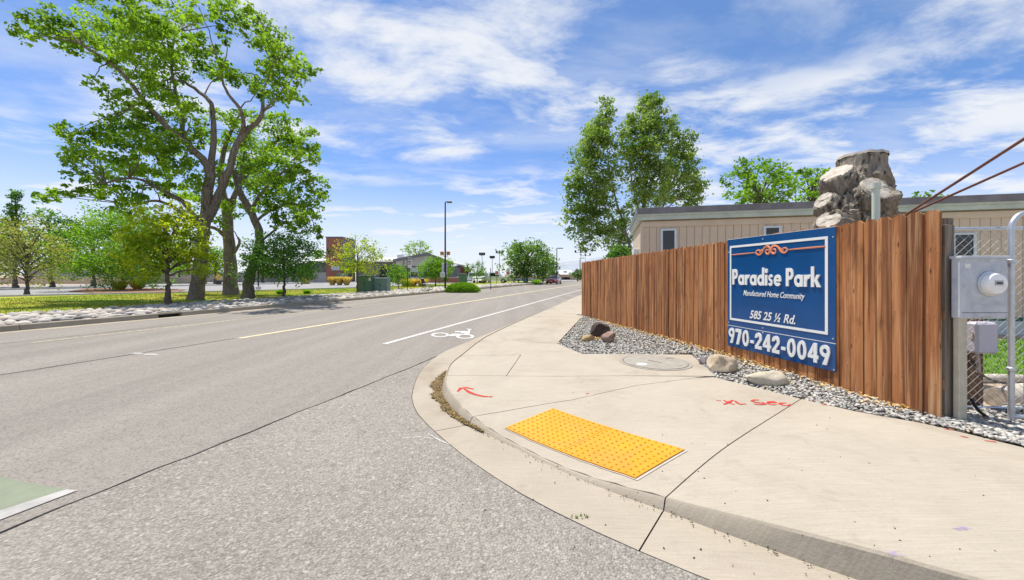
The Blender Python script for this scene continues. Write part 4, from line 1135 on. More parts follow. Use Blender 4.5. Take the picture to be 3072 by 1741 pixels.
word('Paradise Park', xa, (sz_at(1845, 716) + sz_at(2060, 718)) / 2, .225, xb - xa)
xa, xb = sx_at(1836), sx_at(2092)
word('970-242-0049', xa, .055, HM * .72, xb - xa, gap=.11)
def textmesh(name, txt, xc, zc_, H, width, shear=.28, bold=.008, spacing=1.0):
    cu = bpy.data.curves.new(name, 'FONT'); cu.body = txt; cu.align_x = 'CENTER'; cu.size = 1.0; cu.shear = shear; cu.offset = bold; cu.extrude = .02; cu.space_character = spacing; cu.resolution_u = 3
    o = bpy.data.objects.new(name, cu); C.objects.link(o)
    dg = bpy.context.evaluated_depsgraph_get(); dg.update()
    me = bpy.data.meshes.new_from_object(o.evaluated_get(dg)); bpy.data.objects.remove(o)
    xs = [v.co.x for v in me.vertices]; ww = max(xs) - min(xs); xm = (max(xs) + min(xs)) / 2
    for v in me.vertices:
        v.co = Vector((xc + (v.co.x - xm) * width / ww, .0088 + (v.co.z + .02) * .1, zc_ + v.co.y * H))
    me.materials.clear()
    return fixn(link(name, me, m['signwhite'], sign))
xa, xb = sx_at(1872), sx_at(2027)
textmesh('script_lettering', 'Manufactured Home Community', (xa + xb) / 2, (sz_at(1872, 744) + sz_at(2027, 748)) / 2, .105, xb - xa, .32, .004)
xa, xb = sx_at(1888), sx_at(2003)
textmesh('script_lettering', '585 25 \u00bd Rd.', (xa + xb) / 2, (sz_at(1888, 801) + sz_at(2003, 810)) / 2, .155, xb - xa, .3, .016)
# coral scroll ornament
def zq(x, y): return ((2180 + x / 6.067) / 1.1958, (660 + y / 6.067) / 1.1958)
def orn(pts, r0):
    q = []
    for p in pts:
        px, py = zq(*p); q.append(Vector((sx_at(px), .0125, sz_at(px, py))))
    w_ = wobble(q, 0, 0)
    rad = [r0 * (.5 + .9 * math.sin(math.pi * min(1, .15 + i / (len(w_) - 1) * .85)) ** .7) for i in range(len(w_))]
    b = MB(); b.tube(w_, rad, 6); b.v = [(v[0], .0125 + (v[1] - .0125) * .5, v[2]) for v in b.v]
    return fixn(b.build('scroll', m['signorange'], sign, smooth=True))
orn([(135, 638), (360, 618), (580, 598)], .0065); orn([(1862, 484), (1500, 515), (1165, 545)], .0075)
orn([(580, 598), (610, 560), (650, 552), (662, 575), (645, 598)], .008)
orn([(580, 600), (620, 632), (660, 632), (700, 590), (735, 520), (790, 482), (835, 510), (850, 560), (825, 610), (790, 620), (765, 590), (775, 550), (805, 545), (825, 562)], .011)
orn([(1165, 545), (1135, 515), (1090, 515), (1075, 540), (1100, 560)], .008)
orn([(1165, 548), (1120, 595), (1070, 590), (1030, 550), (985, 490), (930, 470), (885, 490), (862, 545), (875, 595), (915, 615), (945, 590), (945, 545), (915, 530), (890, 550)], .011)
orn([(660, 590), (675, 560), (715, 535)], .007); orn([(1020, 505), (1040, 530), (1085, 560)], .007)

# ------------------------------------------------------------------ mobile home behind the fence
HU = Vector((.971, -.2375, 0)); HC = Vector((3.87, 11.6, 0)); hz_ = math.atan2(HU.y, HU.x)
home = thing('mobile_home', 'long beige mobile home with flat dark roof edge behind the fence', 'mobile home', (HC.x, HC.y, -.08), hz_)
HL, HD, HH = 16.0, 4.2, 3.12
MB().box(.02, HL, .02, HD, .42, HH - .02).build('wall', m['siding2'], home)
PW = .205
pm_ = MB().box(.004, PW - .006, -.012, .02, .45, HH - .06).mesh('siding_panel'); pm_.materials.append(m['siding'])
for k in range(int(HL / PW)):
    link('siding_panel', pm_, None, home, loc=(k * PW, 0, 0))
pe_ = MB().box(-.012, .02, .004, PW - .006, .45, HH - .06).mesh('siding_panel'); pe_.materials.append(m['siding'])
for k in range(int(HD / PW)):
    link('siding_panel', pe_, None, home, loc=(0, k * PW + .03, 0))
MB().box(-.03, HL, -.035, -.013, HH - .22, HH - .06).build('trim_board', m['siding'], home)
MB().box(-.10, HL, -.12, HD + .1, HH - .02, HH + .10).build('fascia', m['fascia'], home)
MB().box(-.13, HL, -.15, HD + .13, HH + .10, HH + .155).build('fascia', m['fascia'], home)
MB().box(-.15, HL, -.17, HD + .15, HH + .155, HH + .33).build('roof_edge', m['roofedge'], home)
MB().box(.0, HL, .0, HD, HH + .30, HH + .36).build('roof', m['metalroof'], home)
MB().box(-.02, HL, -.02, .04, .36, .45).build('stripe', m['teal'], home)
MB().box(.0, HL, -.015, HD, 0, .355).build('skirting', m['skirt'], home)
def hwin(px0, px1, pyt, pyb):
    def hit(px):
        k = (px - CX) / F; return (k * HC.y - HC.x) / (HU.x - k * HU.y)
    a0, a1 = hit(px0), hit(px1); ym = HC.y + HU.y * (a0 + a1) / 2
    z1 = CAMZ - (pyt - YH) / F * ym + .08; z0 = CAMZ - (pyb - YH) / F * ym + .08
    w = MB(); t = .06
    w.box(a0, a0 + t, -.05, .0, z0, z1); w.box(a1 - t, a1, -.05, .0, z0, z1); w.box(a0 + t, a1 - t, -.05, .0, z1 - t * .8, z1); w.box(a0 + t, a1 - t, -.05, .0, z0, z0 + t * .8)
    f_ = w.build('window', m['winframe'], home)
    MB().box(a0 + t, a1 - t, -.03, -.014, z0 + t * .8, z1 - t * .8).build('pane', m['glass'], f_)
hwin(1657, 1697, 575, 676); hwin(1914, 1959, 568, 660); hwin(2385, 2446, 585, 648)
MB().box(-.05, .05, -.05, -.013, .45, HH - .22).build('corner_board', m['siding'], home)
# white utility box at the end wall
ub = thing('utility_box', 'pale white box on a stand at the left end of the mobile home', 'utility box', (at(1597, 690, 12.6).x, 12.6, -.1))
MB().box(-.12, .12, -.1, .1, .9, 2.35, bev=.01).build('cabinet', m['carwhite'], ub); MB().box(-.13, .13, -.11, .11, 1.72, 1.76).build('band', m['pole'], ub); MB().box(-.03, .03, -.03, .03, 0, .9).build('post', m['galv'], ub)

# ------------------------------------------------------------------ stump behind the fence
SY = 5.9
sb = at(2143, 700, SY); sb.z = 0
stump = thing('tree_stump', 'tall grey gnarled tree stump with sawn limbs behind the fence', 'tree stump', sb)
def S(px, py, dy=0): return at(px, py, SY + dy) - sb
SB = MB()
def lump(path, rads, seg=28):
    p = wobble(path, 0, 1); n = len(p)
    SB.tube(p, list(np.interp(np.linspace(0, 1, n), np.linspace(0, 1, len(rads)), rads)), seg, True)
def cut_face(P_, d, r_, seed):
    """the rough sawn end of a limb"""
    Mq = d.to_track_quat('Z', 'Y').to_matrix().to_4x4(); Mq.translation = P_
    vs, fs = [], []; sg_ = 40; rr_ = (1.0, .97, .8, .55, .3, .08)
    for i, q in enumerate(rr_):
        for k in range(sg_):
            a = 2 * math.pi * k / sg_; x_, y_ = math.cos(a), math.sin(a)
            e_ = 1 + .10 * mnoise.noise(Vector((x_ * 1.6 + seed, y_ * 1.6, 0))) + .05 * mnoise.noise(Vector((x_ * 5 + seed, y_ * 5, 1)))
            vs.append(Mq @ Vector((x_ * q * r_ * e_, y_ * q * r_ * e_, (-.03 if i == 0 else .012) + .018 * mnoise.noise(Vector((x_ * q * 3, y_ * q * 9 + seed, 0))))))
    for i in range(len(rr_) - 1):
        for k in range(sg_): fs.append([i * sg_ + k, i * sg_ + (k + 1) % sg_, (i + 1) * sg_ + (k + 1) % sg_, (i + 1) * sg_ + k])
    fs.append([(len(rr_) - 1) * sg_ + k for k in range(sg_)])
    MB().add(vs, fs).build('cut_face', m['sawn'], stump, smooth=True, angle=50)
TOPC, LIMBS = S(2161, 395), []
lump([S(2146, 860), S(2146, 700), S(2146, 620), S(2146, 560), S(2150, 505), S(2156, 460), S(2161, 395)], [.55, .50, .45, .41, .36, .325, .31], 40)
def sawn_limb(a, b, r0, r1, seed, tilt=(0, 0, 0)):
    lump([a, a.lerp(b, .35), a.lerp(b, .7), b], [r0, r0 * .95, (r0 + r1) / 2, r1]); LIMBS.append((b, ((b - a).normalized() + Vector(tilt)).normalized(), r1, seed))
sawn_limb(S(2146, 545, -.1), S(2100, 438, -.22), .25, .20, 5, (-.35, -.1, .25))
sawn_limb(S(2160, 560, -.2), S(2202, 476, -.58), .26, .225, 12, (.35, -.55, .2))
sawn_limb(S(2135, 560, -.2), S(2068, 506, -.25), .20, .13, 17, (-.5, -.1, .2))
sawn_limb(S(2130, 610, -.2), S(2080, 556, -.50), .24, .145, 24, (-.2, -.2, .5))
lump([S(2176, 620, -.40), S(2174, 555, -.46), S(2166, 512, -.38)], [.15, .17, .07]); lump([S(2118, 620, -.40), S(2126, 550, -.42), S(2132, 480, -.30)], [.13, .14, .06])
tmp = bpy.data.objects.new('trunk_blank', SB.mesh('trunk_blank')); C.objects.link(tmp)
md = tmp.modifiers.new('r', 'REMESH'); md.mode = 'VOXEL'; md.voxel_size = .016
md = tmp.modifiers.new('s', 'SMOOTH'); md.iterations = 4; md.factor = .5
dg_ = bpy.context.evaluated_depsgraph_get(); dg_.update()
sme = bpy.data.meshes.new_from_object(tmp.evaluated_get(dg_)); bpy.data.objects.remove(tmp); sme.name = 'trunk'
ends = [(TOPC, Vector((0, 0, 1)), .315)] + [(b, d, r1) for b, d, r1, sd_ in LIMBS]
newco = []
for v in sme.vertices:
    a = v.co + Vector((5.1, 0, 0)); n_ = v.normal
    w_ = Vector((mnoise.noise(a * 2.4), mnoise.noise(a * 2.4 + Vector((9, 3, 1))), mnoise.noise(a * 2.4 + Vector((2, 7, 5))))) * .28
    q_ = a + w_
    smooth_top = min(1, max(.12, (TOPC.z - .16 - v.co.z) / .25 + .12))
    near_end = min([1] + [max(0, (v.co - e[0]).length / e[2] - .55) for e in ends if (v.co - e[0]).length < 1.5 * e[2]])
    rid = 1 - 2.4 * abs(mnoise.noise(Vector((q_.x * 7, q_.y * 7, q_.z * 1.7))))
    fin = 1 - 2.2 * abs(mnoise.noise(Vector((q_.x * 19, q_.y * 19, q_.z * 4))))
    vf = mnoise.noise(Vector((q_.x * 34, q_.y * 34, q_.z * 12)))
    newco.append(v.co + n_ * ((.070 * rid + .034 * fin + .013 * vf) * smooth_top * (.4 + .6 * near_end) - .02))
for v, c_ in zip(sme.vertices, newco): v.co = c_
sme.materials.clear(); sme.update(); sme.shade_smooth(); sme.set_sharp_from_angle(angle=R(60))
link('trunk', sme, m['stump'], stump)
cut_face(TOPC + Vector((0, 0, .0)), Vector((.02, .06, 1)), .30, 4)
for b, d, r1, sd_ in LIMBS: cut_face(b + d * .02, d, r1 * .98, sd_)

# pale vent pipe beside it
vp = at(2197.5, 560, 5.0); pipe = MB(); 
pipe.tube([(0, 0, -.1), (0, 0, CAMZ - (472 - YH) / F * 5.0)], .042, 14)
vo = thing('vent_pipe', 'pale green plastic vent pipe standing before the stump', 'pipe', (vp.x, 5.0, 0)); pipe.build('pipe', m['pvc'], vo, smooth=True, angle=50)
zt_ = CAMZ - (472 - YH) / F * 5.0
MB().tube([(0, 0, zt_ - .01), (0, 0, zt_ + .06)], .055, 14).build('cap', m['pvc'], vo, smooth=True, angle=50)

# guy cables rising to the right
def cable(label, p, q):
    o = MB().tube([p, p.lerp(q, .5) + Vector((0, 0, -.02)), q], .0135, 8)
    return tag(o.build('guy_cable', m['cable'], smooth=True), label, 'cable', 'rusty guy cables over the fence end')
pA, qA = at(2275, 537, 4.55), at(2569, 344, 3.35); dA = (qA - pA)
cable('steeper rusty guy cable rising over the fence end to the right', pA - dA * .18, pA + dA * 2.6)
pB, qB = at(2300, 528, 4.75), at(2569, 404, 3.75); dB = (qB - pB)
cable('lower flatter rusty guy cable crossing above the fence end', pB - dB * .18, pB + dB * 2.4)

# ------------------------------------------------------------------ electric meter on its post
MY = 3.30
mb_ = G(2418, 1066, .13); MY = mb_.y
met = thing('electric_meter', 'grey electric meter box with round white dial on a steel post', 'meter', (mb_.x, mb_.y, .10))
def MX(px): return (px - CX) / F * MY - mb_.x
def MZ(py): return CAMZ - (py - YH) / F * MY - .10
MB().box(-.038, .034, .0, .05, 0, MZ(800) + .02, bev=.006).build('post', m['conduit'], met)
YF = MY - .03
x0, x1, z0, z1 = (2412 - CX) / F * YF - mb_.x, (2530 - CX) / F * YF - mb_.x, MZ(800), MZ(646)
MB().box(x0, x1, -.03, .055, z0, z1, bev=.012).build('box', m['meter'], met)
MB().box(x0 - .008, x1 + .008, -.04, .06, z1 - .012, z1 + .012, bev=.004).build('lid', m['meter'], met)
MB().box((x0 + x1) / 2 - .03, (x0 + x1) / 2 + .05, -.038, -.028, z0 + .003, z0 + .018).build('latch', m['conduit'], met)
MB().box(x0 + .03, x0 + .075, -.0315, -.0302, z1 - .09, z1 - .055).build('nameplate', m['paper'], met)
for (sx_, sz_) in ((x0 + .018, z1 - .03), (x1 - .018, z1 - .03), (x0 + .018, z0 + .025), (x1 - .018, z0 + .025)):
    MB().lathe([(.006, 0), (.005, .003)], 8, Matrix(((1, 0, 0, sx_), (0, 0, -1, -.030), (0, 1, 0, sz_), (0, 0, 0, 1)))).build('screw', m['conduit'], met)
MB().box(x0 + .002, x1 - .002, -.0325, -.0302, z0 + .052, z0 + .055).build('seam', m['black'], met)
cxm, czm = MX(2470), MZ(712)
My = Matrix(((1, 0, 0, cxm), (0, 0, -1, -.03), (0, 1, 0, czm), (0, 0, 0, 1)))
MB().lathe([(.105, 0), (.105, .012), (.095, .016)], 36, My).build('socket_ring', m['galv'], met, smooth=True)
MB().lathe([(.088, .012), (.088, .050), (.080, .064), (.05, .069), (.01, .070)], 36, My).build('dial', m['glass_white'], met, smooth=True)
fp = MB().box(-.035, .035, -.012, .028, .0705, .0725, My).build('dial_face', m['greyplate'], met)
MB().box(-.024, .024, .0, .014, .073, .0738, My).build('display', m['black'], met)
# lilac phone box with cable
pbp = at(2460, 760, 3.75)
pb = thing('junction_box', 'small lilac grey phone junction box low behind the meter post', 'junction box', (pbp.x, 3.75, .0))
def PZ(py): return CAMZ - (py - YH) / F * 3.75
def PX(px): return (px - CX) / F * 3.75 - pbp.x
MB().box(PX(2436), PX(2492), -.05, .06, PZ(886), PZ(808), bev=.02).build('case', m['phonebox'], pb)
MB().box(PX(2440), PX(2486), .061, .12, 0, PZ(800)).build('backing_post', m['brownwood'], pb)
MB().box(PX(2434), PX(2437), -.02, .0, PZ(850), PZ(833)).build('catch', m['wallbeige'], pb)
MB().tube([(PX(2450), 0, PZ(884)), (PX(2453), .0, PZ(905)), (PX(2455), -.0, PZ(935))], .016, 8).build('conduit', m['wallbeige'], pb, smooth=True)
# grey fence end post and log stub
ep = thing('end_post', 'grey weathered end post just right of the fence', 'post', (3.80, 3.42, 0), fz)
MB().box(.0, .035, -.05, .05, -.1, 1.84, bev=.006).build('post', m['greywood'], ep)
ls = G(2388, 1050, .1)
lg = thing('log_post', 'short brown log post with pale upper half behind the meter', 'post', (4.0, 3.56, 0))
MB().tube([(0, 0, -.1), (0, 0, .62)], [.075, .07], 14).build('lower_log', m['brownwood'], lg, smooth=True, angle=60)
MB().tube([(0, 0, .621), (0, 0, 1.05)], [.078, .074], 14).build('upper_log', m['sawn'], lg, smooth=True, angle=60)

# ------------------------------------------------------------------ chain-link gate
GY = 3.75
g0 = at(2380, 576, GY); gate = thing('chain_link_fence', 'galvanised chain link fence panel with bright top rail behind the meter', 'fence', (g0.x, GY, 0))
def gx(px, Y=GY): return (px - CX) / F * Y - g0.x
zr = CAMZ - (576 - YH) / F * GY
wdir = Vector((1, -.10, 0)).normalized()
def gp3(u, z): return wdir * u + Vector((0, 0, z))
MB().tube([gp3(0, zr), gp3(3.2, zr)], .021, 12).build('top_rail', m['galv'], gate, smooth=True)
MB().tube([gp3(0, -.1), gp3(0, zr + .03)], .024, 12).build('post', m['galv'], gate, smooth=True)
MB().tube([gp3(3.2, -.1), gp3(3.2, zr + .03)], .024, 12).build('post', m['galv'], gate, smooth=True)
MB().tube([gp3(0, .14), gp3(3.2, .14)], .012, 8).build('bottom_rail', m['galv'], gate, smooth=True)
wv = MB(); stp = .075; H_ = zr - .16; U_ = 3.2; k = -H_
while k < U_:
    for (a, b) in (((k, .15), (k + H_, .15 + H_)), ((k + H_, .15), (k, .15 + H_))):
        (ua, za_), (ub_, zb_) = a, b
        # clip to the panel
        def cl(u_, z_, u2, z2):
            if u_ < 0: t = (0 - u_) / (u2 - u_); return 0, z_ + (z2 - z_) * t
            if u_ > U_: t = (U_ - u_) / (u2 - u_); return U_, z_ + (z2 - z_) * t
            return u_, z_
        c1, c2 = cl(ua, za_, ub_, zb_), cl(ub_, zb_, ua, za_)
        wv.tube([gp3(*c1), gp3(*c2)], .0017, 3, False)
    k += stp
wv.build('wire_mesh', m['galv'], gate, 'stuff')
G2 = 3.12
gt0 = G(2537, 1062, .12); G2 = gt0.y
gl_ = thing('gate_frame', 'steel pipe gate leaf with rounded top corner at the right edge', 'gate', gt0)
zt2 = CAMZ - (575 - YH) / F * G2 - .12
cr = .14; pts = [(0, 0, .0), (0, 0, zt2)]
arc = [(cr - cr * math.cos(a), 0, zt2 + cr * math.sin(a)) for a in [k * math.pi / 2 / 6 for k in range(1, 7)]]
MB().tube(pts + arc + [(1.2, -.25, zt2 + cr), (1.2, -.25, .02)], .021, 14).build('pipe_frame', m['galv'], gl_, smooth=True)
MB().tube([(.0, 0, .06), (1.2, -.25, .06)], .018, 10).build('bottom_bar', m['galv'], gl_, smooth=True)
for zz in (CAMZ - (661 - YH) / F * G2 - .12, .45):
    MB().lathe([(.024, 0), (.032, .006), (.032, .03), (.024, .036)], 14, Matrix.Translation((0, 0, zz))).build('clamp', m['galv'], gl_, smooth=True)
MB().box(.09, .11, -.03, -.012, .1, zt2 + .1, ).build('stile', m['galv'], gl_)

# yard behind the gate
sheet('yard', [(2.4, 13.5), (4.0, 3.6), (5.5, 3.2), (40, -4), (60, 60), (2.4, 60)], lambda x, y: -.06, m['dirt'], kind='structure')
yl = [tuple(G(px, py, -.05))[:2] for px, py in ((2380, 935), (2440, 936), (2700, 950), (2800, 852), (2380, 852))]
sheet('grass', yl, lambda x, y: -.052, m['grass'], kind='structure')
rrg = np.random.RandomState(5); V = []
lx = [p[0] for p in yl]; ly = [p[1] for p in yl]; cnt = 0
while cnt < 9000:
    x, y = rrg.uniform(min(lx), max(lx)), rrg.uniform(min(ly), max(ly)); cnt += 1
    if not inside((x, y), yl): continue
    a = rrg.uniform(0, 6.28); h_ = rrg.uniform(.03, .075); w_ = .006; dx_, dy_ = math.cos(a), math.sin(a)
    V.append([(x - dy_ * w_, y + dx_ * w_, -.052), (x + dy_ * w_, y - dx_ * w_, -.052), (x + dx_ * h_ * .5, y + dy_ * h_ * .5, -.052 + h_)])
V = np.array(V).reshape(-1, 3); tag(link('grass_blades', np_mesh('grass_blades', V, np.arange(len(V)).reshape(-1, 3)), m['grass']), kind='stuff')
def log(label, p, q, r_, mat, cat='log'):
    o = thing('log', label, cat, p); d = q - p
    MB().tube([Vector(), d * .5 + Vector((0, 0, .01)), d], [r_, r_ * 1.03, r_ * .96], 14).build('bark', m[mat], o, smooth=True, angle=60)
    dn = d.normalized()
    for e, n_ in ((Vector(), -dn), (d, dn)):
        Mq = n_.to_track_quat('Z', 'Y').to_matrix().to_4x4(); Mq.translation = e
        MB().lathe([(r_ * .93, -.004), (r_ * .9, .004), (.005, .006)], 14, Mq).build('cut_face', m['sawn'], o)
log('grey timber lying at the foot of the chain link fence', G(2445, 1046, .04), G(2600, 1062, .02), .05, 'greywood')
log('pale sawn log lying between grass and dirt', G(2425, 952, -.02), G(2570, 951, -.02), .06, 'sawn')
log('thick split log resting on the dirt by the gate', G(2500, 1000, .03), G(2640, 985, .05), .12, 'sawn')
MB_h = MB().tube(wobble([at(2436, 900, 3.7), at(2470, 945, 4.0) , at(2520, 962, 4.4), at(2600, 975, 4.4)], 0, 1), .011, 8)
tag(MB_h.build('hose', m['black'], smooth=True), 'black cable sagging from the junction box toward the logs', 'cable')
MB_h = MB().tube(wobble([at(2436, 1000, 3.5), at(2455, 1030, 3.45), at(2490, 1055, 3.4), at(2530, 1072, 3.3)], 0, 1), .013, 8)
tag(MB_h.build('hose', m['black'], smooth=True), 'black hose curving low beside the meter post', 'cable')

# ------------------------------------------------------------------ left side of the road
KL = -14.9; CT = -18.9
lk = tag(bpy.data.objects.new('left_kerb', None), kind='structure'); C.objects.link(lk); lk.name = 'kerb'
di0, di1 = to_sd(G(372, 797, 0))[0], to_sd(G(430, 792, 0))[0]
edges = [-12] + [di0 - 3 * k for k in range(4, 0, -1)] + [di0, di1] + [di1 + 3 * k for k in range(1, 16)] + [66]
edges = sorted(e for e in edges)
for a, b in zip(edges[:-1], edges[1:]):
    if abs(a - di0) < 1e-6: continue
    q = [(KL + .002, -.02), (KL - .03, .135), (KL - .05, .15), (KL - .17, .15), (KL - .17, -.05)]
    vs = [sd(s_, d, z) for s_ in (a + .006, b - .006) for d, z in q]; n = len(q)
    MB().add(vs, [[i, i + 1, n + i + 1, n + i] for i in range(n - 1)] + [[4, 3, 2, 1, 0], [5, 6, 7, 8, 9]]).build('kerb_section', m['oldkerb'], lk)
sheet('gutter_pan', [tuple(sd(a, d))[:2] for a, d in ((-12, KL), (66, KL), (66, KL + .42), (-12, KL + .42))], lambda x, y: .003, m['oldkerb'], lk)
dr = thing('storm_drain', 'dark storm drain opening in the kerb across the road', 'storm drain', sd(di0, KL, 0), math.pi / 2 - TH)
L_ = di1 - di0
MB().box(0, L_, .03, .16, .105, .152).build('lintel', m['oldkerb'], dr)
MB().box(0, L_, .16, .6, -.15, .15).build('chamber', m['black'], dr)
MB().box(0, L_, .0, .16, -.03, -.005).build('sill', m['dark'], dr)

# cobble strip
cob = tag(bpy.data.objects.new('cobble_strip', None), kind='structure'); C.objects.link(cob)
sheet('bed', [tuple(sd(a, d))[:2] for a, d in ((-12, KL - .165), (70, KL - .165), (70, CT - .3), (-12, CT))], lambda x, y: .06, m['planter'], cob)
cvar = []
for k in range(10):
    v, f = ico(2); rr = np.random.RandomState(k + 60)
    v = v.copy()
    for _ in range(3):
        n_ = rr.normal(size=3); n_ /= np.linalg.norm(n_); dd = v @ n_; h_ = rr.uniform(.7, .95); mm = dd > h_; v[mm] -= np.outer(dd[mm] - h_, n_) * .9
    v *= np.array([1, rr.uniform(.62, .9), rr.uniform(.42, .62)])
    cvar.append((v, f))
cme = []
for k, (v, f) in enumerate(cvar):
    me = np_mesh('cobble', v, f, True); me.materials.append(m['cobble']); cme.append(me)
spots = []
sp_ = .235; a_ = 4.0; row = 0
while a_ < 66:
    st2 = sp_ * (1 if a_ < 26 else 1.5); d_ = KL - .28
    while d_ > CT - (.25 if a_ > 5 else 0) + .12 * math.sin(a_ * .9):
        spots.append((a_ + rnd.uniform(-.07, .07) + (row % 2) * st2 / 2, d_ + rnd.uniform(-.06, .06), rnd.uniform(.09, .185) * (1 if a_ < 26 else 1.3)))
        d_ -= st2
    a_ += st2 * .9; row += 1
spots.sort(key=lambda q: -q[2] ** 2 / (sd(q[0], q[1]).length ** 2 + 1))
spots = [q for q in spots if abs(sd(q[0], q[1]).x / max(.1, sd(q[0], q[1]).y)) < 1.5]
for i, (a, d, r_) in enumerate(spots[:300]):
    o = link('cobble', cme[i % 10], None, cob); p = sd(a, d, .085 + r_ * .34)
    o.location = p; o.scale = (r_, r_, r_); o.rotation_euler = (rnd.uniform(-.2, .2), rnd.uniform(-.2, .2), rnd.uniform(0, 6.28))
V, Fc = [], []; nv = 0
for i, (a, d, r_) in enumerate(spots[300:]):
    v, f = cvar[i % 10] if i < 1500 else (ico(1)[0] * np.array([1, .75, .5]), ico(1)[1])
    Rm = np.array(Matrix.Rotation(rnd.uniform(0, 6.28), 3, 'Z')) @ np.array(Matrix.Rotation(rnd.uniform(-.25, .25), 3, 'X'))
    p = sd(a, d, .085 + r_ * .32); V.append(v @ Rm.T * r_ + np.array(p)); Fc.append(f + nv); nv += len(v)
link('loose_cobbles', np_mesh('loose_cobbles', np.concatenate(V), np.concatenate(Fc), True), m['cobble'], cob, 'stuff')

# lawn, path, parking lot
sheet('path', [tuple(sd(a, d))[:2] for a, d in ((-12, CT - .0), (70, CT - .3), (70, CT - .75), (20, CT - .5), (-12, CT - .55))], lambda x, y: .10, m['kerbwhite'], kind='structure')
lawn_p = [tuple(sd(a, d))[:2] for a, d in ((-14, CT - .3), (20, CT - .45), (75, CT - .7), (75, -27), (50, -27), (38, -26), (31, -27.5), (24, -29.5), (18, -33), (12, -36.5), (-14, -46))]
def zlawn(x, y): return .112 + .02 * mnoise.noise(Vector((x * .2, y * .2, 0)))
sheet('lawn', lawn_p, zlawn, m['lawn'], step=1.6, kind='structure')
rrg = np.random.RandomState(9); V = []
for _ in range(60000):
    s_, d_ = rrg.uniform(3, 45), rrg.uniform(-33, CT - .35); p = sd(s_, d_)
    if abs(p.x / p.y) > 1.4 or not inside((p.x, p.y), lawn_p): continue
    a = rrg.uniform(0, 6.28); h_ = rrg.uniform(.03, .085); w_ = .012; c_, e_ = math.cos(a), math.sin(a); z_ = zlawn(p.x, p.y) - .01
    V.append([(p.x - e_ * w_, p.y + c_ * w_, z_), (p.x + e_ * w_, p.y - c_ * w_, z_), (p.x + c_ * h_ * .5, p.y + e_ * h_ * .5, z_ + h_)])
V = np.array(V).reshape(-1, 3)
tag(link('lawn_blades', np_mesh('lawn_blades', V, np.arange(len(V)).reshape(-1, 3)), m['lawn']), kind='stuff')
sheet('parking_lot', [tuple(sd(a, d))[:2] for a, d in ((-30, -40), (12, -36.0), (24, -29), (31, -27), (38, -25.5), (75, -26.5), (130, -26.5), (150, -75), (-40, -75))], lambda x, y: .06, m['lot'], kind='structure')
sheet('driveway', [tuple(sd(a, d))[:2] for a, d in ((66, -14.8), (110, -14.8), (110, -28), (66, -28))], lambda x, y: .065, m['lot'], kind='structure')
# far verge beyond the cobbles, right of the drive
sheet('verge', [tuple(sd(a, d))[:2] for a, d in ((66, -14.9), (73, -14.9), (80, -19), (80, -25), (66, -25))], lambda x, y: .11, m['lawn'], kind='structure')
pk = tag(bpy.data.objects.new('parking_markings', None), kind='structure'); C.objects.link(pk)
def kb(pts, w=.16, h=.14, name='kerb_line', mat='kerbwhite'):
    for (a, b) in zip(pts[:-1], pts[1:]):
        p, q = sd(*a), sd(*b); d = (q - p); L2 = d.length; M_ = Matrix.Translation(p + Vector((0, 0, .06))) @ Matrix.Rotation(math.atan2(d.y, d.x), 4, 'Z')
        MB().box(0, L2, -w / 2, w / 2, -.05, h, M_).build(name, m[mat], pk)
kb([(-14, -46.2), (12, -36.7), (18, -33.2), (24, -29.7), (31, -27.7), (38, -26.2), (50, -27.2), (75, -27.2)])
kb([(-10, -57), (20, -54), (45, -52), (75, -52)], .25)
for k in range(9):
    band('bay_line', 24 + k * 3.0, 24.0 + k * 3.0 + 5, -40, -44.5, m['white_paint'], pk, .12, .066, 1)
# planting island with mulch, straw grasses and a white stone
isl_c = G(300, 728, .1)
sheet('planting_island', [tuple(G(px, py, .09))[:2] for px, py in ((170, 731), (215, 724), (340, 722), (470, 727), (440, 733), (360, 735), (240, 736))], lambda x, y: .09, m['mulch'], kind='structure')

def tuft(label, px, py, h, w, Y=None, n=500, mat='straw', group='straw coloured ornamental grasses', seed=1, cat='ornamental grass', name='ornamental_grass'):
    p = G(px, py, .08) if Y is None else Vector((at(px, py, Y).x, Y, .08)); rr = np.random.RandomState(seed); V = []
    for _ in range(n):
        a = rr.uniform(0, 6.28); l_ = h * rr.uniform(.55, 1.1); sp2 = rr.uniform(.05, 1) * w * .5; bw2 = .012 * (1 + p.y / 25)
        c_, s_ = math.cos(a), math.sin(a); b0 = np.array([c_ * sp2 * .3, s_ * sp2 * .3, 0]); mid = np.array([c_ * sp2 * .7, s_ * sp2 * .7, l_ * .7]); tip = np.array([c_ * sp2 * 1.1, s_ * sp2 * 1.1, l_ * .92]); wv_ = np.array([-s_, c_, 0]) * bw2
        V += [b0 - wv_, b0 + wv_, mid + wv_ * .8, mid - wv_ * .8, mid - wv_ * .8, mid + wv_ * .8, tip + wv_ * .1, tip - wv_ * .1]
    V = np.array(V); o = link(name, np_mesh(name, V, np.arange(len(V)).reshape(-1, 4)), m[mat]); o.location = p
    return tag(o, label, cat, group)
tuft('straw ornamental grass left of the thin island tree', 300, 728, .9, 1.8, seed=2)
tuft('straw ornamental grass just right of the thin island tree', 345, 726, 1.0, 1.9, seed=3)
for k, px in enumerate((772, 790, 808)):
    tuft(['leftmost', 'middle', 'rightmost'][k] + ' of the three golden grass clumps left of the green cabinets', px + 62, 706, 1.2, 1.7, 52, seed=5 + k)
for k, px in enumerate((1018, 1034, 1060)):
    tuft('golden grass clump ' + ['close behind the bus stop sign', 'between bus stop sign and lounge chair', 'behind the back of the lounge chair'][k], px, 712, 1.0, 1.9, 44, seed=9 + k)

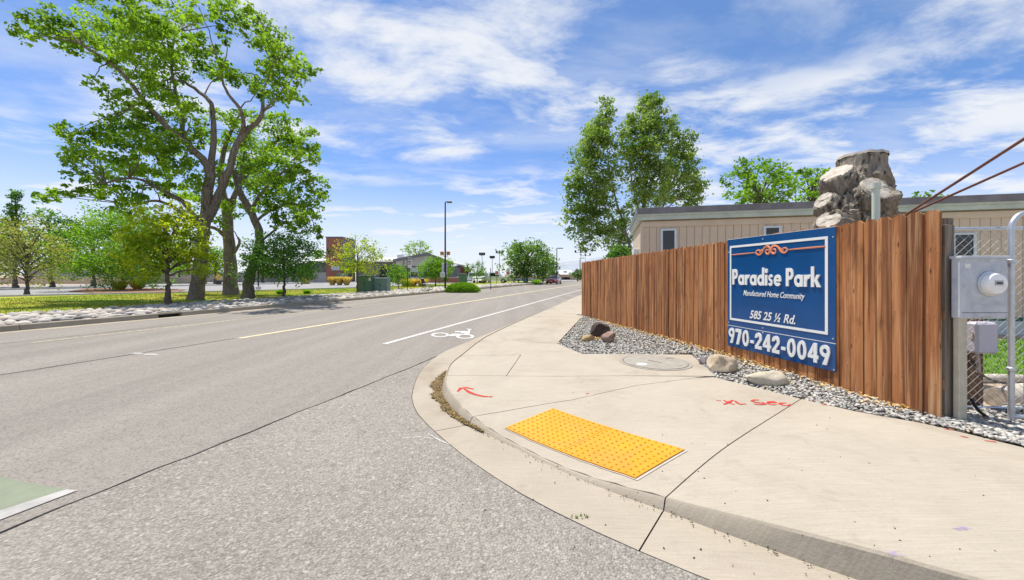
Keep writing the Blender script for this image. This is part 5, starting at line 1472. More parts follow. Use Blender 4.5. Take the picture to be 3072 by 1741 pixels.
# ------------------------------------------------------------------ big cottonwoods
def D3(px, py, Y): return at(px, py, Y)
def big_tree(label, base_px, Y, limbs, blobs, seed, tr, group='tall cottonwoods on the lawn', leaf=.18, dens=1.9, mat='leaf', name='cottonwood_tree', flat=.8, zspread=2.6, sub=14, tws=.28, rk=1.42):
    b = at(base_px[0], base_px[1], Y); b.z = .08
    t = thing(name, label, 'tree', b, 0, group); rr = random.Random(seed); mb = MB()
    dep = {}
    for i, (pts, r0, r1, y0, y1) in enumerate(limbs):
        q = []
        for k, p in enumerate(pts):
            yy = Y + y0 + (y1 - y0) * k / max(1, len(pts) - 1); q.append(D3(p[0], p[1], yy) - b)
        if i == 0: q[0].z = -.15
        limb(mb, q, r0, r1, seed + i, .035, 12 if i == 0 else 8, tr if i == 0 else 0)
    bl = []
    tips = [D3(pts[-1][0], pts[-1][1], Y + y1) - b for (pts, r0, r1, y0, y1) in limbs]
    for (x, y, r_) in blobs:
        yy = Y + rr.uniform(-zspread, zspread); p = D3(x, y, yy) - b; R_ = r_ / F * yy * .95
        bl.append((p.x, p.y, p.z, R_ * rk))
        # twig from the nearest limb point
        best = None
        for (pts, r0, r1, y0, y1) in limbs:
            for k in range(1, len(pts)):
                q = D3(pts[k][0], pts[k][1], Y + y0 + (y1 - y0) * k / (len(pts) - 1)) - b
                if best is None or (q - p).length < (best - p).length: best = q
        if best is not None and (best - p).length > .3:
            mid = (best + p) / 2 + Vector((rr.uniform(-.2, .2), rr.uniform(-.2, .2), .15))
            limb(mb, [best, mid, p], .04, .012, rr.randint(0, 9999), .05, 5)
    mb.build('trunk', m['bark'], t, smooth=True, angle=80)
    link('crown', foliage_mesh('crown', bl, leaf, dens, seed, flat, sub, tws), m[mat], t, 'stuff')
    return t
YA, YB, YC = 20.3, 25.9, 21.8
big_tree('tallest leaning cottonwood with forked trunk rising behind the yellow green tree', (492, 752), YA, [
    ([(492, 756), (497, 700), (507, 620), (514, 555), (521, 480), (528, 415)], .35, .22, 0, 0),
    ([(526, 430), (508, 400), (458, 352), (402, 300), (362, 255), (322, 200), (270, 155), (200, 110)], .22, .05, 0, -1.5),
    ([(527, 430), (536, 350), (532, 272), (512, 240), (462, 206), (420, 200)], .17, .05, 0, 1.2),
    ([(514, 560), (545, 500), (575, 425), (598, 355), (640, 310), (660, 282), (655, 232), (640, 190)], .24, .06, 0, 1.0),
    ([(596, 358), (610, 320), (602, 272), (566, 226), (555, 180)], .14, .04, .6, -.8),
    ([(508, 575), (466, 515), (430, 490), (382, 464), (325, 446), (265, 460)], .14, .04, 0, -2),
    ([(508, 580), (450, 530), (402, 506), (352, 508), (322, 516)], .12, .04, 0, 1.5),
    ([(456, 350), (458, 290), (440, 230), (430, 150), (440, 80)], .12, .04, 0, .5),
    ([(660, 280), (700, 240), (740, 190)], .07, .03, 1, 1.5),
    ([(655, 232), (690, 160), (700, 120)], .06, .03, 1, .5)],
    [(60, 92, 20), (88, 82, 26), (118, 60, 34), (150, 95, 34), (190, 62, 40), (215, 100, 40), (250, 45, 44), (300, 92, 50), (310, 30, 44), (355, 120, 52), (380, 50, 56), (400, 170, 52), (430, 110, 56), (450, 45, 50), (470, 165, 44), (500, 20, 34), (500, 110, 34),
     (558, 18, 36), (604, 26, 34), (632, 40, 18), (570, 62, 22), (565, 95, 14), (640, 92, 34), (676, 104, 36), (700, 128, 32), (728, 142, 24), (752, 172, 30), (786, 178, 16), (720, 190, 38), (690, 168, 32), (660, 170, 20), (700, 228, 34), (735, 238, 26), (652, 222, 22), (600, 196, 30), (566, 190, 32), (540, 160, 24),
     (262, 140, 22), (290, 150, 28), (330, 170, 36), (228, 205, 20), (262, 228, 14), (350, 212, 36), (330, 250, 30), (300, 262, 26), (400, 225, 34), (430, 265, 36), (285, 302, 22), (330, 300, 36), (370, 310, 34), (420, 320, 36), (478, 290, 36), (470, 340, 30), (310, 345, 40), (355, 360, 40), (290, 380, 36), (250, 335, 28), (180, 332, 24), (160, 325, 16), (215, 350, 26), (200, 385, 24), (240, 392, 32), (165, 398, 16), (185, 430, 18), (230, 432, 26), (290, 430, 36), (340, 420, 38), (390, 400, 38), (430, 390, 36), (400, 350, 36), (465, 380, 30),
     (270, 470, 26), (225, 470, 22), (180, 476, 24), (130, 492, 22), (96, 495, 14), (300, 500, 30), (340, 485, 28), (370, 450, 30), (318, 528, 24), (420, 440, 30), (465, 425, 24), (545, 420, 22), (495, 460, 22)], 31, .30)
big_tree('broad cottonwood with thick upright trunk behind the small dark tree', (580, 738), YB, [
    ([(580, 742), (579, 700), (577, 640), (572, 570), (566, 500)], .45, .28, 0, 0),
    ([(568, 520), (555, 460), (560, 390), (580, 330), (600, 290)], .26, .06, 0, 1),
    ([(570, 600), (548, 578), (500, 560), (470, 552)], .16, .05, 0, -1),
    ([(570, 540), (600, 470), (640, 410), (700, 350)], .22, .05, 0, 1),
    ([(584, 640), (600, 612), (598, 596)], .12, .06, 0, -.5)],
    [(560, 300, 30), (610, 300, 32), (600, 345, 30), (640, 360, 36), (690, 312, 30), (730, 300, 20), (690, 345, 36), (735, 335, 30), (770, 350, 24), (785, 330, 12), (560, 360, 26), (520, 330, 24), (540, 460, 30), (600, 420, 30), (650, 400, 36), (700, 385, 34), (560, 520, 24), (500, 500, 26), (430, 480, 26), (480, 470, 26), (595, 520, 24), (520, 545, 20), (460, 510, 24), (550, 560, 18)], 47, .35)
big_tree('leaning cottonwood with peeling limb and lowest sweeping right side foliage', (620, 748), YC, [
    ([(620, 752), (624, 715), (634, 670), (652, 610), (645, 565), (618, 512), (598, 470), (590, 430)], .31, .14, 0, .5),
    ([(652, 606), (676, 588), (694, 572), (690, 560)], .08, .035, 0, -.6),
    ([(628, 530), (660, 480), (700, 440), (735, 420)], .13, .04, .3, -.4),
    ([(640, 555), (680, 530), (730, 510), (770, 520)], .09, .03, 0, .8),
    ([(596, 470), (606, 430), (612, 380)], .12, .04, .4, 1)],
    [(620, 400, 28), (660, 430, 38), (700, 420, 38), (740, 400, 34), (770, 380, 26), (790, 400, 14), (720, 460, 40), (760, 440, 34), (790, 470, 26), (806, 490, 12), (680, 480, 36), (640, 470, 30), (740, 500, 38), (775, 510, 30), (700, 520, 32), (660, 520, 22), (745, 540, 30), (780, 545, 24), (720, 560, 20), (760, 572, 18), (790, 575, 12), (800, 592, 8), (690, 555, 14), (640, 430, 26), (600, 450, 20)], 53, .4)

# ------------------------------------------------------------------ smaller trees
def tre(name, label, px, py, Ybase, top, wpx, cb, mat, leaf, dens, seed, **kw):
    p = G(px, py, .1) if Ybase is None else Vector((at(px, py, Ybase).x, Ybase, .06))
    Y = p.y; h = CAMZ - (top - YH) / F * Y - p.z; th = CAMZ - (cb - YH) / F * Y - p.z
    return tree(name, label, p, h, wpx / F * Y, th, mat, leaf, dens, seed, **kw)
YG = 'young street trees across the road'
tre('small_tree', 'yellow green leafed tree in the cobbles before the tallest cottonwood', 421, 768, None, 521, 212, 690, 'leaf_y', .13, .75, 2, trunk_r=.13, nblob=44, group=YG, shape='wide', blob=.18)
tre('small_tree', 'thin trunked bushy tree on the mulch island at the left', 310, 727, None, 522, 235, 712, 'leaf_b', .17, .75, 3, trunk_r=.11, nblob=46, group=YG, shape='wide', blob=.17)
tre('small_tree', 'dark green spreading small tree in the cobbles right of the cottonwoods', 713, 749, None, 587, 190, 700, 'leaf_d', .12, .75, 4, trunk_r=.10, nblob=40, group=YG, shape='wide', blob=.18)
tre('small_tree', 'sparse pale green small tree before the brick tower', 897, 736, None, 600, 138, 690, 'leaf_y', .12, .42, 5, trunk_r=.10, nblob=30, group=YG, shape='round', blob=.19)
tre('small_tree', 'little bright green sapling left of the bus stop sign', 1000, 726, None, 666, 62, 715, 'leaf_b', .13, .8, 6, trunk_r=.06, nblob=22, group=YG)
tre('small_tree', 'rounded green tree left of the tall lamp post', 1093, 718, None, 650, 88, 700, 'leaf_b', .16, .85, 7, trunk_r=.10, nblob=30, group=YG, shape='round', barkm='bark')
tre('small_tree', 'loose young tree before the parked white van', 1197, 712, None, 658, 58, 698, 'leaf_d', .18, .45, 8, trunk_r=.10, nblob=20, group=YG)
tre('pale_tree', 'pale olive drying tree at the left edge', 68, 739, None, 545, 170, 715, 'leaf_o', .15, .5, 9, trunk_r=.16, nblob=46, shape='round', cat='tree', blob=.15)
tre('maple_tree', 'large round maple by the far driveway beyond the grassy mound', 1321, 711, 62, 604, 132, 700, 'leaf_m', .30, .85, 10, trunk_r=.30, nblob=60, shape='round', blob=.16)
tre('maple_tree', 'smaller maple right behind the large round maple', 1362, 708, 72, 632, 62, 698, 'leaf_m', .30, .9, 11, trunk_r=.22, nblob=30, blob=.2)
tre('maple_tree', 'low maple touching the far street lamp', 1384, 706, 80, 655, 40, 696, 'leaf_m', .3, .9, 12, trunk_r=.2, nblob=22, blob=.22)
tre('street_tree', 'small olive green tree before the far white roofed building', 1449, 704, 92, 678, 34, 697, 'leaf_m', .3, .9, 13, trunk_r=.18, nblob=22, shape='wide')
tre('distant_tree', 'broken topped cottonwood behind the gabled hall', 1050, 690, 120, 604, 95, 680, 'leaf', .45, .5, 14, trunk_r=.4, nblob=34, blob=.15)
tre('distant_tree', 'green bushy tree left of the brick tower', 800, 700, 90, 628, 44, 690, 'leaf', .4, .9, 15, trunk_r=.3, nblob=24)
tre('young_tree', 'lime green shrub like tree in the yellow planter', 762, 700, 60, 668, 32, 697, 'leaf_b', .25, .9, 16, trunk_r=.08, nblob=16)
tre('conifer_tree', 'dark ragged conifer top at the far left edge', 38, 712, 40, 465, 95, 690, 'leaf_d', .2, .6, 17, shape='cone', trunk_r=.25, nblob=60, blob=.15)
for k, (px, Y, top, w, mt, lb) in enumerate(((130, 44, 530, 120, 'leaf_d', 'dark tree behind the pale olive tree'), (235, 46, 545, 140, 'leaf', 'green tree behind the mulch island'), (-30, 42, 540, 150, 'leaf', 'green tree cut by the left picture edge'),
        (540, 62, 620, 70, 'leaf_b', 'bright green tree glimpsed between the cottonwood trunks'), (660, 70, 640, 70, 'leaf', 'background tree behind the leaning cottonwood'), (330, 60, 560, 110, 'leaf_d', 'dark background tree behind the yellow green tree'), (450, 64, 600, 90, 'leaf', 'background tree left of the tallest cottonwood'))):
    tre('park_tree', lb, px, 705, Y, top, w, 690 if k != 0 else 680, mt, .26, .8, 40 + k, trunk_r=.25, nblob=40, group='background park trees', blob=.17)
# poplars behind the fence
PG = 'tall poplars behind the fence'
kw_ = dict(group=PG, leaf=.27, dens=3.0, mat='leaf_p', name='poplar_tree', flat=1.35, zspread=1.8, sub=15, tws=.42, rk=2.15)
big_tree('left slender poplar behind the fence with pointed top', (1592, 690), 42, [
    ([(1592, 690), (1580, 620), (1560, 550), (1540, 480), (1526, 400), (1522, 290)], .17, .03, 0, 0),
    ([(1572, 595), (1535, 545), (1495, 475), (1474, 390)], .12, .03, 0, -.8), ([(1584, 640), (1545, 590), (1490, 550), (1450, 520)], .12, .03, 0, .8)],
    [(1522, 268, 11), (1520, 295, 14), (1524, 325, 15), (1508, 335, 16), (1482, 330, 10), (1492, 362, 20), (1525, 362, 15), (1466, 385, 18), (1500, 400, 22), (1530, 400, 13), (1472, 425, 22), (1450, 440, 14), (1508, 440, 20), (1442, 478, 16), (1475, 472, 22), (1512, 480, 18), (1495, 512, 22), (1455, 520, 18), (1438, 550, 15), (1475, 550, 20), (1515, 545, 17), (1545, 560, 13), (1458, 588, 15), (1495, 592, 18), (1530, 590, 13), (1550, 615, 14), (1478, 608, 11), (1432, 515, 9), (1565, 560, 14), (1578, 600, 14), (1560, 640, 14), (1545, 600, 16), (1580, 530, 10)], 61, .3, **kw_)
big_tree('right taller broader poplar behind the mobile home corner', (1602, 690), 43, [
    ([(1602, 690), (1610, 570), (1618, 480), (1628, 390), (1636, 280)], .28, .04, 0, 0),
    ([(1611, 560), (1590, 480), (1576, 390)], .12, .03, 0, .8), ([(1617, 500), (1648, 420), (1660, 330)], .12, .03, 0, -.8)],
    [(1636, 252, 11), (1614, 264, 10), (1654, 266, 11), (1632, 282, 17), (1602, 298, 13), (1656, 298, 15), (1582, 318, 12), (1612, 325, 21), (1645, 330, 21), (1574, 352, 14), (1602, 362, 21), (1636, 372, 22), (1668, 358, 14), (1588, 398, 18), (1620, 412, 22), (1654, 412, 18), (1590, 438, 15), (1616, 460, 20), (1648, 455, 18), (1598, 490, 13), (1636, 498, 17), (1662, 485, 14), (1566, 380, 9), (1556, 330, 7), (1562, 440, 8)], 62, .3, **kw_)
big_tree('shorter looser poplar on the right flank of the pair', (1622, 690), 45, [
    ([(1622, 690), (1635, 600), (1662, 520), (1692, 450), (1716, 370)], .2, .04, 0, 0), ([(1655, 540), (1700, 500), (1740, 470)], .09, .03, 0, .6)],
    [(1690, 308, 8), (1682, 330, 11), (1712, 338, 10), (1722, 362, 13), (1702, 378, 14), (1728, 396, 14), (1702, 415, 17), (1736, 428, 13), (1748, 455, 11), (1720, 455, 18), (1692, 468, 15), (1752, 485, 9), (1732, 492, 15), (1690, 500, 15), (1712, 505, 13), (1675, 430, 12), (1740, 508, 10)], 63, .3, **kw_)
tre('garden_tree', 'round bright tree behind the mobile home roof, left part', 1905, 620, 22, 408, 170, 540, 'leaf_b', .17, .9, 71, trunk_r=.16, nblob=50, blob=.15)
tre('garden_tree', 'bright tree touching the left side of the stump', 2040, 620, 23, 415, 120, 540, 'leaf_b', .17, .8, 72, trunk_r=.16, nblob=36, blob=.16)
tre('garden_tree', 'low leafy tips just above the roof right of the stump', 2340, 620, 17, 482, 110, 560, 'leaf_b', .13, .22, 73, trunk_r=.1, nblob=20, blob=.15)
tre('garden_bush', 'dark green bush under the poplars at the fence top', 1550, 690, 26, 618, 80, 680, 'leaf_d', .18, 1.0, 74, trunk_r=.08, nblob=22, cat='bush')

# ------------------------------------------------------------------ street furniture across the road
def lamp_post(label, px, py, top, Y=None, r_=.075, arm=.42):
    p = G(px, py, .12) if Y is None else Vector((at(px, py, Y).x, Y, .08)); h = CAMZ - (top - YH) / F * p.y - p.z
    t = thing('street_lamp', label, 'street lamp', p, 0, 'dark street lamps along the far kerb')
    MB().tube([(0, 0, 0), (0, 0, h * .98)], [r_ * 1.15, r_ * .72], 12).build('pole', m['pole'], t, smooth=True)
    MB().lathe([(r_ * 1.9, 0), (r_ * 1.9, .05), (r_ * 1.3, .09)], 14).build('base', m['pole'], t)
    MB().box(.03, .16, -.03, .03, h - .16, h - .10).build('arm', m['pole'], t)
    hd = MB().box(.15, .15 + arm, -.14, .14, h - .22, h - .08, bev=.025).build('lamp_head', m['pole'], t)
    MB().box(.20, .11 + arm, -.10, .10, h - .232, h - .221).build('lens', m['lens'], hd)
    return t, p, h
lp, lpp, lph = lamp_post('tall dark lamp post with two amber beacons across the road', 1117, 728, 503)
PY = lpp.y
def lz(py): return CAMZ - (py - YH) / F * PY - lpp.z
bc = thing('beacon', 'pair of amber flashing beacons clamped to the tall lamp post', 'beacon', (lpp.x, lpp.y - .02, lpp.z + lz(640)))
MB().tube([(-.2, 0, .05), (-.15, 0, -.1), (0, 0, -.14), (.15, 0, -.1), (.2, 0, .05)], .025, 8).build('bracket', m['pole'], bc)
for sx_ in (-1, 1):
    hb = MB().box(sx_ * .27 - .16, sx_ * .27 + .16, -.08, .08, -.02, .30, bev=.05).build('housing', m['yellowbox'], bc)
    MB().lathe([(.12, 0), (.12, .03), (.08, .06), (.01, .07)], 16, Matrix.Translation((sx_ * .27, -.08, .14)) @ Matrix.Rotation(R(90), 4, 'X')).build('lens', m['beacon'], hb, smooth=True)
    MB().box(sx_ * .27 - .14, sx_ * .27 + .14, -.2, -.075, .27, .29).build('visor', m['yellowbox'], hb)
def plate(name, label, px0, px1, py0, py1, Y, mat, cat='sign', dy=.0):
    a, b = at(px0, py1, Y), at(px1, py0, Y)
    t = thing(name, label, cat, ((a.x + b.x) / 2, Y + dy, a.z)); w, h = b.x - a.x, b.z - a.z
    MB().box(-w / 2, w / 2, -.006, .006, 0, h, bev=.003).build('panel', m[mat], t); return t, w, h
sgn_, w_, h_ = plate('school_sign', 'bare back of a tall rectangular sign on the lamp post', 1107.5, 1121.5, 660, 690, PY, 'signback', dy=.12)
MB().box(-.02, .02, -.035, -.007, h_ * .1, h_ * .95).build('bracket', m['pole'], sgn_)
pl_, w_, h_ = plate('notice_plate', 'small white notice plate low on the tall lamp post', 1105.5, 1117, 683.5, 696, PY, 'paper', dy=-.12)
for k in range(4): MB().box(-w_ * .36, w_ * .36, -.0085, -.0065, h_ * (.2 + .17 * k), h_ * (.24 + .17 * k)).build('print_line', m['wallgrey'], pl_)
# bus stop sign
bsp = G(1021.8, 733, .1); bs = thing('bus_stop_sign', 'bus stop sign with white panel on a thin dark post', 'bus stop sign', bsp)
BZ = lambda py: CAMZ - (py - YH) / F * bsp.y - bsp.z
MB().tube([(0, 0, 0), (0, 0, BZ(650))], .03, 8).build('post', m['pole'], bs)
pw0, pw1 = .02, .02 + 10.5 / F * bsp.y
MB().box(pw0, pw1, -.015, .0, BZ(672.5), BZ(645.5)).build('panel', m['paper'], bs)
MB().box(pw0 + .01, pw1 - .01, -.019, -.016, BZ(652), BZ(646.5)).build('header', m['wallgrey'], bs)
pm2 = (pw0 + pw1) / 2
bus = MB().box(pm2 - .09, pm2 + .09, -.019, -.016, BZ(658), BZ(655.5)).box(pm2 - .07, pm2 - .03, -.019, -.016, BZ(658) - .025, BZ(658) - .001).box(pm2 + .03, pm2 + .07, -.019, -.016, BZ(658) - .025, BZ(658) - .001)
bus.build('bus_symbol', m['black'], bs)
zc2 = BZ(662.5)
MB().add([(pm2 + math.cos(a) * q, -.0175, zc2 + math.sin(a) * q) for q in (.085, .062) for a in [k * math.pi / 10 for k in range(20)]], [[(k + 1) % 20, k, 20 + k, 20 + (k + 1) % 20] for k in range(20)]).build('prohibition_ring', m['signred'], bs)
MB().box(-.07, .07, -.019, -.0165, -.011, .011, Matrix.Translation((pm2, 0, zc2)) @ Matrix.Rotation(R(40), 4, 'Y')).build('prohibition_bar', m['signred'], bs)
MB().box(pm2 - .05, pm2 + .05, -.0185, -.0162, zc2 - .03, zc2 + .03).build('car_symbol', m['wallgrey'], bs)
# lounge chair facing right
lc = thing('lounge_chair', 'dark green folding lounge chair on the cobbles by the kerb', 'chair', G(1068, 731, .12), R(-12))
fr = m['chairgreen']
for y_ in (-.27, .27):
    MB().tube([(-.30, y_, 1.02), (-.14, y_, .42), (.42, y_, .36), (.52, y_, .30)], .018, 6).build('side_frame', fr, lc)
    MB().tube([(-.12, y_, .60), (.30, y_, .58)], .02, 6).build('armrest', m['carwhite'], lc)
    MB().tube([(-.38, y_, 0), (.02, y_, .4)], .015, 6).build('leg', fr, lc); MB().tube([(.50, y_, 0), (.28, y_, .58)], .015, 6).build('leg', fr, lc)
MB().add([(-.29, -.25, 1.0), (-.29, .25, 1.0), (-.14, .25, .44), (-.14, -.25, .44), (-.275, -.25, 1.0), (-.275, .25, 1.0), (-.125, .25, .44), (-.125, -.25, .44)], [[0, 1, 2, 3], [7, 6, 5, 4], [0, 4, 5, 1], [1, 5, 6, 2], [2, 6, 7, 3], [3, 7, 4, 0]]).build('back', m['chairmesh'], lc)
MB().box(-.14, .5, -.25, .25, .38, .395).build('seat', m['chairmesh'], lc); MB().tube([(-.30, -.27, 1.02), (-.30, .27, 1.02)], .03, 8).build('headrest', m['carwhite'], lc)
# utility cabinets
def cabinet(name, label, px0, px1, py0, py1, Y, depth, mat, mat2, yaw=0):
    a, b = at(px0, py1, Y), at(px1, py0, Y); t = thing(name, label, 'utility cabinet', ((a.x + b.x) / 2, Y, .09), yaw); w = b.x - a.x; h = b.z - .09
    MB().box(-w / 2, w / 2, 0, depth, 0, h - .06, bev=.02).build('body', m[mat], t); MB().box(-w / 2 - .03, w / 2 + .03, -.03, depth + .03, h - .06, h, bev=.02).build('top', m[mat2], t)
    for sx_ in (-1, 1):
        d_ = MB().box(min(0, sx_ * (w / 2 - .04)) + (.01 if sx_ > 0 else 0), max(0, sx_ * (w / 2 - .04)) - (.01 if sx_ < 0 else 0), -.012, .0, .08, h - .14).build('door', m[mat2], t)
        MB().box(sx_ * .05 - .012, sx_ * .05 + .012, -.03, -.013, h * .45, h * .55).build('handle', m['pole'], d_)
    MB().box(-w / 2 - .12, w / 2 + .12, -.12, depth + .12, -.06, .015).build('pad', m['kerbwhite'], t)
    return t, w, h
c1_, w_, h_ = cabinet('utility_cabinet', 'taller dark green utility cabinet behind the sparse small tree', 897, 933, 691, 729, 29.6, .9, 'cabinet', 'cabinet')
MB().box(w_ * .28, w_ * .42, -.018, -.0125, h_ * .68, h_ * .84).build('notice', m['paper'], c1_)
cabinet('utility_cabinet', 'lower grey green utility cabinet with pale top beside the taller one', 936.5, 970.5, 697.5, 728, 30.0, .9, 'cabinet2', 'cabinet2')
cabinet('transformer', 'dark green transformer box before the small brick building', 1150, 1170, 686, 704.5, 56, 1.2, 'cabinet', 'cabinet')
cabinet('pedestal', 'small pale green pedestal under the large maple', 1313, 1321, 696.5, 705, 60, .5, 'cabinet2', 'cabinet2')
# mounded shrub
gm = G(1161, 731, .1); rrs = np.random.RandomState(3); V = []
mw = 42 / F * gm.y; mhh = CAMZ - (711 - YH) / F * gm.y - .1
mt_ = thing('mound_shrub', 'low rounded grassy green shrub mound spilling over the kerb', 'shrub', gm)
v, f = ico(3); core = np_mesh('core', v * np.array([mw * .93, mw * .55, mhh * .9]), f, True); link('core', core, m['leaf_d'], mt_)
for _ in range(9000):
    d = rrs.normal(size=3); d[2] = abs(d[2]); d /= np.linalg.norm(d); p = d * np.array([mw, mw * .62, mhh]) * rrs.uniform(.86, 1.03); l_ = rrs.uniform(.10, .2); tng = np.array([d[0] + rrs.normal(0, .4), d[1] + rrs.normal(0, .4), d[2] * .5 + rrs.normal(0, .2)]); tng /= np.linalg.norm(tng); sd_ = np.cross(tng, rrs.normal(size=3)); sd_ /= np.linalg.norm(sd_)
    V += [p - sd_ * .018, p + sd_ * .018, p + tng * l_]
V = np.array(V); link('foliage', np_mesh('foliage', V, np.arange(len(V)).reshape(-1, 3)), m['leaf_b'], mt_, 'stuff')
# bright weeds
for k, (px, py) in enumerate(((726, 738), (745, 737))):
    tuft('bright green weed clump ' + ['left', 'right'][k] + ' of the small dark tree trunk', px + (-38 if k == 0 else 10) + 15, py + 1, .35, .9, n=260, mat='leaf_b', group='weed clumps on the lawn', seed=30 + k, cat='weed', name='weed_clump')
tuft('lime weed clump under the far maple near the red car', 1345, 710, .8, 2.2, 56, 240, 'leaf_b', None, 33, 'weed', 'weed_clump')

# sign posts: do not enter
for k, (px, pyt, pyb, pg, Y, lb) in enumerate(((1246.5, 680, 690, 702, 60, 'do not enter sign left of the large maple, near the white pickup'), (1274.5, 680, 690.5, 705.5, 58, 'do not enter sign under the left edge of the large maple'))):
    p = Vector((at(px, pg, Y).x, Y, .08)); t = thing('traffic_sign', lb, 'traffic sign', p, 0, 'do not enter signs by the driveway'); zz = lambda py: CAMZ - (py - YH) / F * Y - p.z
    MB().tube([(0, 0, 0), (0, 0, zz(pyt))], .05, 8).build('post', m['brownwood'], t)
    s0 = (zz(pyt) - zz(pyb)); pn = MB().box(-s0 * .42, s0 * .42, -.07, -.055, zz(pyb), zz(pyt)).build('panel', m['paper'], t)
    Mx = Matrix.Translation((0, -.071, (zz(pyt) + zz(pyb)) / 2)) @ Matrix.Rotation(R(90), 4, 'X'); MB().lathe([(s0 * .36, 0), (s0 * .36, .004), (.01, .005)], 24, Mx).build('red_disc', m['signred'], t)
    MB().box(-s0 * .25, s0 * .25, -.082, -.0765, (zz(pyt) + zz(pyb)) / 2 - s0 * .06, (zz(pyt) + zz(pyb)) / 2 + s0 * .06).build('white_bar', m['paper'], t)
# thin posts
p = Vector((at(1231, 718, 36).x, 36, .08)); t = thing('sign_post', 'thin bare dark post right of the grassy mound', 'post', p); MB().tube([(0, 0, 0), (0, 0, CAMZ - (675 - YH) / F * 36)], .03, 8).build('post', m['pole'], t); MB().lathe([(.06, 0), (.05, .06)], 8).build('base', m['pole'], t)
lamp_post('dark street lamp beside the red car', 1397, 703, 621, 66, .09, .9)
lamp_post('small distant street lamp near the fence end', 1455, 704, 646.5, 98, .09, 1.0)
for k, (px, top, Y, w_, lb) in enumerate(((1209.5, 637, 110, 1.2, 'leftmost pale field light pole with dark lamps beyond the parking lot'), (1235, 645, 120, 1.1, 'second pale field light pole beyond the parking lot'), (1253, 632, 115, 1.6, 'pale field light pole at the left edge of the maple'), (1457, 631, 130, 3.6, 'tall field light pole with wide crossbar above the fence end'), (1468.5, 639, 150, 3.6, 'faint distant field light pole just above the fence end'))):
    p = Vector((at(px, 704, Y).x, Y, 0)); h = CAMZ - (top - YH) / F * Y; t = thing('field_light', lb, 'light pole', p, 0, 'sports field light poles')
    MB().tube([(0, 0, 0), (0, 0, h)], [.16, .09], 8).build('pole', m['polewhite'], t); MB().box(-w_ / 2, w_ / 2, -.08, .08, h - .5, h - .38).build('crossbar', m['pole'], t)
    for j in range(3): MB().box(-w_ / 2 + j * w_ / 2 - .28, -w_ / 2 + j * w_ / 2 + .28, -.35, .1, h - .38, h + .35, bev=.08).build('floodlight', m['pole'], t)
# flag
p = Vector((at(1171, 690, 85).x, 85, 0)); h = CAMZ - (664 - YH) / F * 85; t = thing('flagpole', 'dark drooping flag on a pole behind the small brick building', 'flagpole', p)
MB().tube([(0, 0, 0), (0, 0, h + .4)], .06, 8).build('pole', m['pole'], t)
MB().add([(0, 0, h + .2), (.35, .1, h - .4), (.7, -.05, h - 1.4), (.8, .1, h - 2.4), (.1, 0, h - 2.5), (.05, .05, h - 1.2)], [[0, 1, 5], [1, 2, 5], [2, 3, 4, 5]]).build('flag', m['flag'], t)
# parking lamp (small) near the leaning cottonwood
p = G(648, 726, .1); t = thing('parking_lamp', 'slim dark parking lot post right of the leaning cottonwood trunk', 'post', p); MB().tube([(0, 0, 0), (0, 0, 5.2)], .06, 8).build('pole', m['pole'], t); MB().lathe([(.22, 0), (.22, .25), (.15, .3)], 12).build('base', m['kerbwhite'], t); MB().box(-.25, .25, -.2, .2, 5.2, 5.35, bev=.03).build('lamp_head', m['pole'], t)
# planters
for k, (px, py, lb) in enumerate(((548, 716, 'dark planter with yellowish plant between the cottonwood trunks'),)):
    p = G(px, py, .06); t = thing('planter', lb, 'planter', p); MB().lathe([(.3, 0), (.42, .6), (.45, .62), (.4, .62)], 18).build('pot', m['planter'], t)
    link('plant', foliage_mesh('plant', [(0, 0, 1.0, .5), (.1, 0, 1.35, .35)], .14, 1., 3), m['straw'], t)
p = Vector((at(766, 706, 60).x, 60, .06)); t = thing('planter', 'yellow planter tub holding the lime green young tree', 'planter', p); MB().lathe([(.6, 0), (.75, 1.0), (.8, 1.05), (.7, 1.05)], 18).build('pot', m['yellowpot'], t)

# ------------------------------------------------------------------ vehicles
def car_body(prof, w, taper):
    """lofted body: side profile stations (x, z_low, z_high, half width)"""
    vs, fs = [], []
    for (x, z0, z1, hw) in prof:
        ring = [(x, -hw * .92, z0), (x, -hw, z0 + (z1 - z0) * .25), (x, -hw * .97, z0 + (z1 - z0) * .75), (x, -hw * taper, z1), (x, hw * taper, z1), (x, hw * .97, z0 + (z1 - z0) * .75), (x, hw, z0 + (z1 - z0) * .25), (x, hw * .92, z0)]
        vs += ring
    n = len(prof)
    for i in range(n - 1):
        for k in range(8): fs.append([i * 8 + k, i * 8 + (k + 1) % 8, (i + 1) * 8 + (k + 1) % 8, (i + 1) * 8 + k])
    fs.append(list(range(7, -1, -1))); fs.append([(n - 1) * 8 + k for k in range(8)])
    return MB().add(vs, fs)
def wheels(t, xs, y, r_, mat='chrome'):
    for x in xs:
        for sy in (-1, 1):
            Mx = Matrix.Translation((x, sy * y, r_)) @ Matrix.Rotation(R(90) * sy, 4, 'X')
            w = MB().lathe([(r_ * .62, -.1), (r_ * .97, -.1), (r_, -.05), (r_, .06), (r_ * .95, .1), (r_ * .62, .1)], 22, Mx).build('wheel', m['black'], t, smooth=True)
            MB().lathe([(r_ * .6, -.09), (r_ * .6, -.104), (r_ * .2, -.112), (.01, -.114)], 18, Mx).build('rim', m[mat], w)
cp = Vector((at(1382, 700, 60).x, 60, 0)); fwd = math.atan2(-RD.y, -RD.x)
car = thing('car', 'red sedan coming down the far lane with headlights facing us', 'car', cp + RD * 2.2, fwd)
fixn(car_body([(-2.2, .38, .78, .78), (-2.1, .25, .95, .84), (-1.2, .2, 1.0, .88), (0, .2, .98, .89), (1.0, .2, .92, .88), (1.8, .22, .82, .84), (2.12, .28, .7, .74), (2.2, .36, .6, .68)], 1, .86).build('body', m['carred'], car, smooth=True, angle=40))
